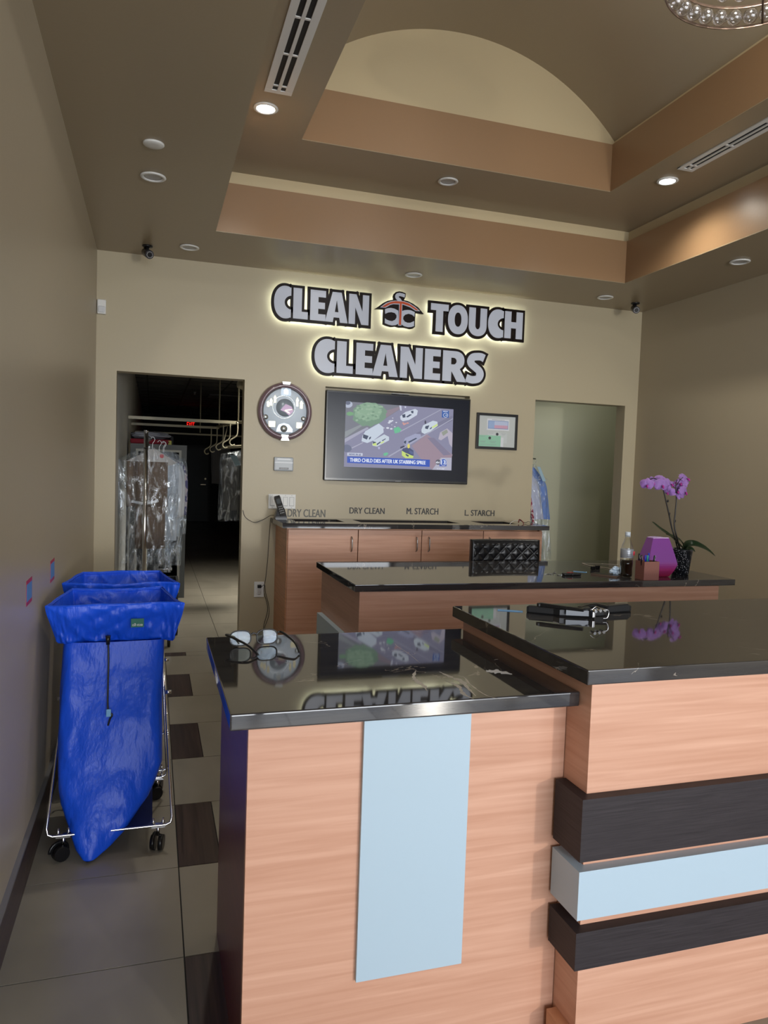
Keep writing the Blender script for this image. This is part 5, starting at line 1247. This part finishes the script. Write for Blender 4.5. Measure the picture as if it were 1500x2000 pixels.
    if full:
        b = new(); pz = lambda x, y, yy: at(x, y, 1, yy)
        tube(b, arc([pz(211, 1240, -2.775), pz(212, 1290, -2.79), pz(211, 1340, -2.815), pz(211, 1385, -2.84), pz(219, 1396, -2.845), pz(215, 1404, -2.845), pz(211, 1417, -2.845)], 8), 0.0035, 8); dc = obj('drawcord', b, black_pl, t)
        b = new(); q = pz(211, 1248, -2.785); tube(b, [q+Vector((0, 0, .014)), q-Vector((0, 0, .022))], 0.009, 12, rs=[0.010, 0.007]); obj('cord_lock', b, black_pl, dc)
        b = new(); q = pz(212, 1393, -2.845); box(b, q.x-.009, q.x+.009, q.y-.004, q.y+.002, q.z-.014, q.z+.016, 0.003); obj('cord_tag', b, mat('pale_blue_tag', (0.20, 0.45, 0.75), 0.4), dc)
        b = new(); a_, c_ = pz(256, 1209, -2.772), pz(281, 1224, -2.772)
        box(b, a_.x, c_.x, -2.779, -2.775, c_.z, a_.z+0.002); lb = obj('bag_label', b, mat('green_label', (0.01, 0.13, 0.09), 0.5), t); lb['label'] = 'green sewn label'
        b = text_bm('eco-go', (c_.x-a_.x)*0.8, 0.011, 0.001, 0.01); bmesh.ops.rotate(b, verts=b.verts, cent=(0, 0, 0), matrix=Matrix.Rotation(PI, 3, 'Z'))
        on_wall(b, (a_.x+c_.x)/2, -2.7796, c_.z+0.011); obj('label_text', b, white_pl, lb)
    return t
cart(0.0, 'nearer blue laundry bag on a chrome wheeled frame, drawcord hanging down its front', True, 0.0)
cart(0.53, 'farther blue laundry bag on a wheeled frame, tucked behind the nearer one', False, 5.0)

# ------------------------------------------------------------------ rolling rack just inside the left doorway
t = thing('garment_rack', 'chrome rolling garment rack standing in the left doorway', 'rack', (0.40, 0.7, 0))
rx = 0.355
b = new(); cyl(b, (rx, 0.32, 0.10), (rx, 0.32, 1.735), 0.0165, 24); cyl(b, (rx, 0.32, 1.735), (rx, 0.32, 1.742), 0.018, 24); obj('front_post', b, chrome, t)
b = new(); cyl(b, (rx, 1.55, 0.10), (rx, 1.55, 1.70), 0.0165, 16); obj('rear_post', b, chrome, t)
b = new(); tube(b, [(rx, 0.32, 1.70), (rx+0.03, 1.0, 1.695), (rx, 1.55, 1.69)], 0.012, 12); obj('hanging_rail', b, steel, t)
b = new(); cyl(b, (rx, 0.32, 1.60), (rx, 0.32, 1.605), 0.0180, 24); obj('post_collar', b, black_pl, t)
for y in (0.32, 1.55):
    b = new(); box(b, rx-0.20, rx+0.22, y-0.018, y+0.018, 0.085, 0.115, 0.004); bs_ = obj('base_bar', b, steel, t)
    for x in (rx-0.18, rx+0.20):
        b = new(); tube(b, [(x-.012, y, .0335), (x+.012, y, .0335)], 0.0335, 20); tube(b, [(x, y, .035), (x, y, .09)], 0.008, 8); obj('caster', b, black_pl, bs_)
# black wheeled tray cart
t = thing('wheeled_cart', 'black topped small cart on chrome casters beside the left doorway rack', 'cart', (0.58, 0.85, 0))
b = new()
for (xa, xb, ya, yb) in ((0.40, 0.645, 0.74, 0.765), (0.40, 0.645, 1.14, 1.165), (0.40, 0.42, 0.765, 1.14), (0.622, 0.645, 0.765, 1.14)): box(b, xa, xb, ya, yb, 0.40, 0.455, 0.004)
box(b, 0.42, 0.622, 0.765, 1.14, 0.40, 0.41)
obj('tray', b, black_mt, t)
for x, y in ((0.41, 0.76), (0.625, 0.76), (0.41, 1.14), (0.625, 1.14)):
    b = new(); tube(b, [(x, y, 0.12), (x, y, 0.40)], 0.012, 10); lg = obj('leg', b, black_mt, t)
    b = new(); lathe(b, [(0.02, 0.085), (0.026, 0.10), (0.02, 0.125), (0.012, 0.13)], (x, y, 0), seg=16); obj('caster_housing', b, chrome, lg)
    b = new(); tube(b, [(x-.013, y-.01, .040), (x+.013, y-.01, .040)], 0.040, 20); obj('wheel', b, black_pl, lg)
b = new(); cyl(b, (0.46, 0.74, 0.575), (0.565, 0.74, 0.575), 0.008, 10); cyl(b, (0.565, 0.74, 0.575), (0.582, 0.74, 0.575), 0.012, 10)
cyl(b, (0.50, 0.74, 0.575), (0.50, 0.75, 0.45), 0.008, 10)
obj('push_handle', b, chrome, t)

# ------------------------------------------------------------------ bagged garments
def hanger(t, x, y, z, w=0.40, wire=None):
    b_ = new(); tube(b_, arc([(x, y, z-0.085), (x, y, z-0.04), (x+0.012, y, z-0.02), (x+0.016, y, z), (x, y, z+0.016), (x-0.015, y, z)], 6), 0.002, 8)
    tube(b_, [(x-w/2, y, z-0.185), (x, y, z-0.085), (x+w/2, y, z-0.185), (x-w/2, y, z-0.185)], 0.002, 8); obj('hanger', b_, wire or steel, t)
def drape(t, name, x, y, ztop, zbot, wtop, wbot, d, m_, seed, slope=0.09, jag=0.02, skew=0.0):
    rings_ = []; N = 64
    for j in range(26):
        s = j/25; z = ztop-slope*min(1, s*6)-(ztop-slope-zbot)*max(0, (s-1/6))/(5/6) if s > 1/6 else ztop-slope*s*6
        w = (0.02+(wtop-0.02)*min(1, s*6)**0.85) if s < 1/6 else wtop+(wbot-wtop)*(s-1/6)/(5/6)
        dd = d*(0.35+0.65*min(1, s*3)); r_ = []
        for k in range(N):
            a = 2*PI*k/N; c, q = math.cos(a), math.sin(a); px, py = w/2*math.copysign(abs(c)**.8, c), dd/2*math.copysign(abs(q)**.8, q)
            jj = jag*min(1, s*4)*(noise.noise(Vector((px*11+seed, py*11, z*1.6)))+0.5*noise.noise(Vector((px*28+seed, py*28, z*5))))
            r_.append((x+px+jj*c+skew*s, y+py+jj*q*1.3, z+(jag*0.5*noise.noise(Vector((px*14, py*9, seed))) if j == 25 else 0)))
        rings_.append(r_)
    b_ = new(); loft(b_, rings_); return obj(name, b_, m_, t)
brown_c = mat('brown_trouser_cloth', (0.135, 0.09, 0.06), 0.8); kraft = mat('white_hanger_paper', (0.42, 0.40, 0.38), 0.7)
t = thing('bagged_trousers', 'brown trousers on a paper hanger under clear film, front of the rack', 'garment', (0.40, 0.62, 0.56))
hanger(t, 0.405, 0.60, 1.685, 0.46)
b = new(); prism(b, [(0.20, 1.495), (0.40, 1.60), (0.43, 1.60), (0.60, 1.495), (0.56, 1.47), (0.23, 1.47)], 0.598, 0.602); obj('hanger_cape', b, kraft, t)
b = text_bm('WE', 0.06, 0.026, 0.001, 0.01); on_wall(b, 0.425, 0.5965, 1.530); obj('cape_print', b, pgr, t)
b = new(); lathe(b, [(0.017, 0.5975), (0.017, 0.5965)], (0.480, 0, 1.545), 'y', 14); obj('cape_heart', b, mat('red_print', (0.5, 0.05, 0.06), 0.6), t)
for z0, z1, xa, xb in ((1.12, 1.495, 0.205, 0.530), (0.77, 1.12, 0.275, 0.515)):
    b = new(); n = 28; R = []
    for z_ in (z1, (z1+z0)/2, z0): R.append([(xa+(xb-xa)*k/n, 0.590-0.006*math.sin(k*1.1), z_) for k in range(n+1)]+[(xb-(xb-xa)*k/n, 0.615+0.006*math.sin(k*1.1), z_) for k in range(n+1)])
    loft(b, R, True, True); obj('trouser_leg', b, brown_c, t)
b = new(); tube(b, arc([(0.245, 0.580, 1.165), (0.33, 0.575, 1.150), (0.42, 0.575, 1.160), (0.455, 0.58, 1.175)], 6), 0.012, 8); obj('paper_band', b, pw, t)
drape(t, 'film_cover', 0.375, 0.60, 1.625, 0.575, 0.50, 0.40, 0.12, plastic_film, 1.0, 0.125, 0.030, -0.01)
shirt_w = mat('white_shirt_cloth', (0.55, 0.57, 0.60), 0.8)
plaid = grain('plaid_shirt_cloth', (0.10, 0.10, 0.22), (0.50, 0.45, 0.50), (22, 22, 26), 0.8, detail=0, lo=0.45, hi=0.52)
for x, y, m_, w, lab, zb2, sd in ((0.50, 0.80, shirt_w, 0.26, 'white shirt under clear film behind the brown trousers', 0.60, 3.0), (0.535, 0.98, shirt_w, 0.24, 'grey white shirt under film just left of the plaid shirt', 0.62, 6.0), (0.565, 1.15, plaid, 0.24, 'blue and pink plaid shirt under film at the right end of the rack', 0.85, 9.0)):
    t = thing('bagged_shirt', lab, 'garment', (x, y, zb2)); hanger(t, x-0.06 if m_ is plaid else x-0.04, y, 1.665, 0.28)
    drape(t, 'shirt', x, y, 1.54, zb2+0.22, w*0.92, w*0.86, 0.07, m_, sd, 0.06, 0.012)
    b = new(); tube(b, arc([(x+w*0.42, y, 1.47), (x+w*0.50, y, 1.30), (x+w*0.47, y, 1.02)], 6), 0.035, 14, rs=[0.028]*3+[0.034]*10); obj('sleeve', b, m_, t)
    drape(t, 'film_cover', x, y, 1.60, zb2, w*1.12, w*1.06, 0.12, plastic_film, sd+1, 0.08, 0.026)

# overhead cream rails and hooks of the workroom conveyor
cream = mat('cream_rail_paint', (0.42, 0.38, 0.27), 0.4)
t = thing('overhead_rail', 'cream overhead conveyor rail crossing inside the left doorway', 'rail', (0.8, 2.8, 1.85))
b = new(); box(b, 0.142, 1.335, 2.78, 2.80, 1.965, 2.000, 0.003); obj('rail_bar', b, cream, t)
b = new(); tube(b, [(1.325, 2.79, 1.985), (1.62, 2.30, 1.985), (1.9, 1.9, 1.985)], 0.018, 8); tube(b, [(1.20, 3.93, 1.985), (1.335, 2.79, 1.985)], 0.018, 8); obj('rail_bar', b, cream, t)
b = new(); box(b, 0.142, 1.22, 3.93, 3.95, 1.955, 1.985, 0.003); obj('rail_bar', b, cream, t)
b = new(); box(b, 0.142, 1.95, 6.0, 6.02, 1.945, 1.970, 0.003); obj('rail_bar', b, cream, t)
for x, y in ((1.34, 2.82), (1.215, 3.90), (1.10, 5.98)):
    b = new(); cyl(b, (x, y, 1.985), (x, y, 2.7525), 0.009, 10); obj('drop_rod', b, cream, t)
b = new(); tube(b, [(1.20, 3.2, 1.70), (1.30, 2.5, 1.70), (1.42, 1.7, 1.70)], 0.016, 12); obj('garment_bar', b, cream, t)
b = new(); tube(b, [(1.34, 2.35, 1.70), (1.36, 2.35, 1.99)], 0.006, 8); tube(b, [(1.41, 1.75, 1.70), (1.66, 2.2, 1.985)], 0.006, 8); tube(b, [(1.20, 3.2, 1.70), (1.27, 3.3, 1.985)], 0.006, 8)
obj('bar_hanger_rod', b, cream, t)
for k, (px, pz_) in enumerate(((455, 868), (441, 873), (428, 877), (416, 881), (405, 885))):
    y = 2.45+k*0.42; q = at(px, pz_, 1, y)
    b = new(); sc_ = 0.9
    tube(b, arc([(q.x+.045, y, 1.97), (q.x+.045, y, q.z+.14), (q.x+.03, y, q.z+.09), (q.x-.03, y, q.z+.045), (q.x-.035, y, q.z+.01), (q.x-.01, y, q.z-.012), (q.x+.02, y, q.z)], 6), 0.0075, 8); obj('hook', b, cream, t)
# garments at the right of the left doorway
charcoal = mat('charcoal_suit_cloth', (0.045, 0.045, 0.045), 0.8); grey_c = mat('grey_suit_cloth', (0.11, 0.105, 0.10), 0.8)
t = thing('bagged_suit', 'grey suit under crinkled clear film hanging just right inside the left doorway', 'garment', (1.30, 2.1, 0.92))
hanger(t, 1.33, 2.1, 1.71, 0.42)
drape(t, 'suit', 1.30, 2.1, 1.60, 1.02, 0.38, 0.36, 0.12, grey_c, 11.0, 0.05, 0.012)
b = new(); box(b, 1.28, 1.5, 2.02, 2.03, 1.0, 1.50); obj('jacket_front', b, charcoal, t)
b = new(); prism(b, [(1.17, 1.60), (1.245, 1.595), (1.285, 1.50), (1.235, 1.48)], 2.005, 2.008); obj('paper_tag', b, mat('pale_blue_paper', (0.35, 0.50, 0.60), 0.6), t)
b = new(); prism(b, [(1.27, 1.49), (1.45, 1.50), (1.45, 1.60), (1.37, 1.60)], 1.995, 1.998); obj('invoice_slip', b, pw, t)
drape(t, 'film_cover', 1.31, 2.1, 1.655, 0.905, 0.44, 0.47, 0.20, plastic_film, 13.0, 0.05, 0.035)
t = thing('hanging_shirt', 'dim pale shirt hanging far back in the dark workroom', 'garment', (1.42, 6.0, 1.2))
hanger(t, 1.42, 6.0, 1.935, 0.3); drape(t, 'shirt', 1.42, 6.0, 1.85, 1.2, 0.30, 0.26, 0.08, mat('dim_grey_cloth', (0.10, 0.10, 0.11), 0.8), 17.0, 0.05, 0.01)
# grey framed mirror panel with folded goods on top
t = thing('framed_mirror', 'large grey framed panel mirror leaning behind the rack inside the left doorway', 'mirror', (0.47, 2.6, 0))
q = at(255, 868, 1, 2.6); q2 = at(365, 868, 1, 2.6); x0, x1, zt = q.x, q2.x, (q.z+q2.z)/2
fr = mat('dark_grey_frame', (0.075, 0.08, 0.08), 0.5); iv = mat('ivory_inner_frame', (0.42, 0.41, 0.36), 0.5)
x0 = max(x0, 0.146)
def ringframe(x0, x1, z0, z1, w, y0, y1):
    b_ = new(); box(b_, x0, x1, y0, y1, z1-w, z1); box(b_, x0, x1, y0, y1, z0, z0+w); box(b_, x0, x0+w, y0, y1, z0+w, z1-w); box(b_, x1-w, x1, y0, y1, z0+w, z1-w); return b_
obj('outer_frame', ringframe(x0, x1, 0.0, zt, 0.055, 2.58, 2.64), fr, t)
obj('inner_frame', ringframe(x0+0.05, x1-0.05, 0.05, zt-0.05, 0.030, 2.585, 2.60), iv, t)
b = new(); box(b, x0+0.07, x1-0.07, 2.600, 2.606, 0.07, zt-0.07); obj('mirror_glass', b, mat('mirror_glass', (0.45, 0.47, 0.47), 0.05, 1.0), t)
b = new(); box(b, x0+0.02, x1-0.02, 2.60, 3.0, 0, zt-0.01); obj('cabinet_body', b, fr, t)
t = thing('folded_blanket', 'crimson folded blanket on top of the grey framed panel', 'blanket', (0.38, 2.8, zt))
b = new(); box(b, 0.17, 0.60, 2.62, 2.95, zt+0.001, zt+0.055, 0.02); obj('fold', b, mat('crimson_cloth', (0.20, 0.008, 0.02), 0.8), t)
t = thing('bagged_bedding', 'pale grey bedding in a plastic bag lying on the crimson blanket', 'bedding', (0.38, 2.8, zt+0.056))
lump('bundle', (0.38, 2.78, zt+0.056), 1.0, 0.20, 0.14, 0.045, mat('grey_bedding', (0.26, 0.27, 0.31), 0.4, bump=((30, 30, 30), 0.8, 0.01, 4)), t, 4, 0.25, 4)
b = new(); box(b, x0+0.39, x0+0.425, 2.62, 2.66, zt+0.001, zt+0.045, 0.004)
tag(obj('yellow_box', b, mat('yellow_card', (0.42, 0.40, 0.06), 0.5)), 'tiny yellow box on the right end of the grey framed panel', 'box')
t = thing('shelf_bracket', 'black upright bracket at the left wall behind the rack pole', 'bracket', (0.19, 3.1, 0))
b = new(); box(b, 0.165, 0.195, 3.03, 3.06, 0, 1.83); obj('upright', b, black_mt, t); b = new(); box(b, 0.60, 0.63, 3.03, 3.06, 0, 1.80); obj('upright', b, black_mt, t)
# exit sign, vent, sprinkler
t = thing('exit_sign', 'red glowing EXIT sign at the far end of the dark workroom', 'exit sign', (1.31, 11.0, 2.25))
qa, qb = at(364, 823, 1, 11.0), at(381, 836, 1, 11.0); xc, zc_ = (qa.x+qb.x)/2, (qa.z+qb.z)/2
b = new(); box(b, xc-0.10, xc+0.10, 10.98, 11.03, zc_-0.075, zc_+0.075); box(b, xc-0.01, xc+0.01, 11.0, 11.02, zc_+0.075, 2.755); obj('housing', b, black_mt, t)
b = text_bm('EXIT', 0.165, 0.105, 0.004, 0.02); on_wall(b, xc, 10.975, zc_); obj('lettering', b, mat('exit_red', (0.2, 0, 0), emit=(1.0, 0.015, 0.01), es=1.6), t)
t = thing('ceiling_vent', 'dim square ceiling vent deep in the dark workroom', 'vent', (1.6, 8.0, 2.74))
b = new(); box(b, 1.35, 1.95, 7.7, 8.3, 2.735, 2.753); obj('frame', b, mat('dim_vent', (0.22, 0.22, 0.23), 0.5), t)
b = new(); lathe(b, [(0.03, 0), (0.02, -0.02), (0.008, -0.03), (0.02, -0.045)], (1.08, 7.5, 2.752)); tag(obj('sprinkler_head', b, steel), 'tiny sprinkler head on the dark workroom ceiling', 'sprinkler')
t = thing('wall_bracket', 'cream wall fitting at the top right corner inside the left doorway', 'fitting', (1.28, 1.5, 2.2))
q = at(472, 756, 1, 1.0); lump('body', (q.x, 1.0, q.z-.03), 1.0, 0.045, 0.05, 0.045, cream, t, 2, 0.3); b = new(); cyl(b, (q.x, 1.0, q.z), (q.x, 1.0, 2.7525), 0.01); obj('rod', b, cream, t)

# bagged shirts in the right doorway
blue_c = mat('light_blue_shirt_cloth', (0.16, 0.27, 0.62), 0.8); pale_c = mat('pale_lilac_shirt_cloth', (0.50, 0.52, 0.66), 0.8)
t = thing('clothes_bar', 'steel clothes bar holding the film-covered shirts inside the right doorway', 'rail', (3.6, 0.35, 1.65))
b = new(); cyl(b, (3.412, 0.20, 1.655), (3.412, 1.19, 1.655), 0.010); obj('bar', b, steel, t)
for pxr, y, m_, w, lab, zb2, sd in ((1062, 0.36, pale_c, 0.36, 'pale lilac shirt under film at the left edge of the right doorway', 0.80, 21.0), (1075, 0.66, blue_c, 0.36, 'light blue shirt under film in the right doorway', 0.78, 25.0)):
    x = at(pxr, 1010, 1, y).x - w*0.56
    t = thing('bagged_shirt', lab, 'garment', (x, y, zb2)); hanger(t, x, y, 1.64, 0.3)
    drape(t, 'shirt', x-0.02, y, 1.57, zb2+0.28, w*0.80, w*1.0, 0.10, m_, sd, 0.16, 0.012, 0.03)
    drape(t, 'film_cover', x-0.02, y, 1.60, zb2-0.12, w*0.84, w*1.16, 0.16, plastic_film, sd+1, 0.16, 0.02, 0.035)
    if m_ is blue_c:
        b = new(); q = [at(px_, pz_, 1, y-0.1) for px_, pz_ in ((1049, 911), (1055, 912), (1066, 940), (1060, 940))]; prism(b, [(v.x, v.z) for v in q], y-0.102, y-0.1)
        obj('paper_tag', b, mat('pale_blue_paper', (0.35, 0.50, 0.60), 0.6), t)
    else:
        b = new(); tube(b, arc([at(1035, 972, 1, y-0.09), at(1039, 1000, 1, y-0.095), at(1042, 1030, 1, y-0.095), at(1043, 1050, 1, y-0.09)], 8), 0.014, 8)
        obj('patterned_placket', b, grain('maroon_pattern', (0.25, 0.03, 0.06), (0.6, 0.5, 0.5), (60, 60, 60), 0.8, detail=0, lo=.48, hi=.52), t)
    bar_x = x
bars = bpy.data.objects['clothes_bar']
for y, pxr in ((0.36, 1058), (0.66, 1069)):
    b = new(); cyl(b, (3.402, y, 1.655), (at(pxr, 1010, 1, y).x-0.16, y, 1.655), 0.006); obj('bar_arm', b, steel, bars)
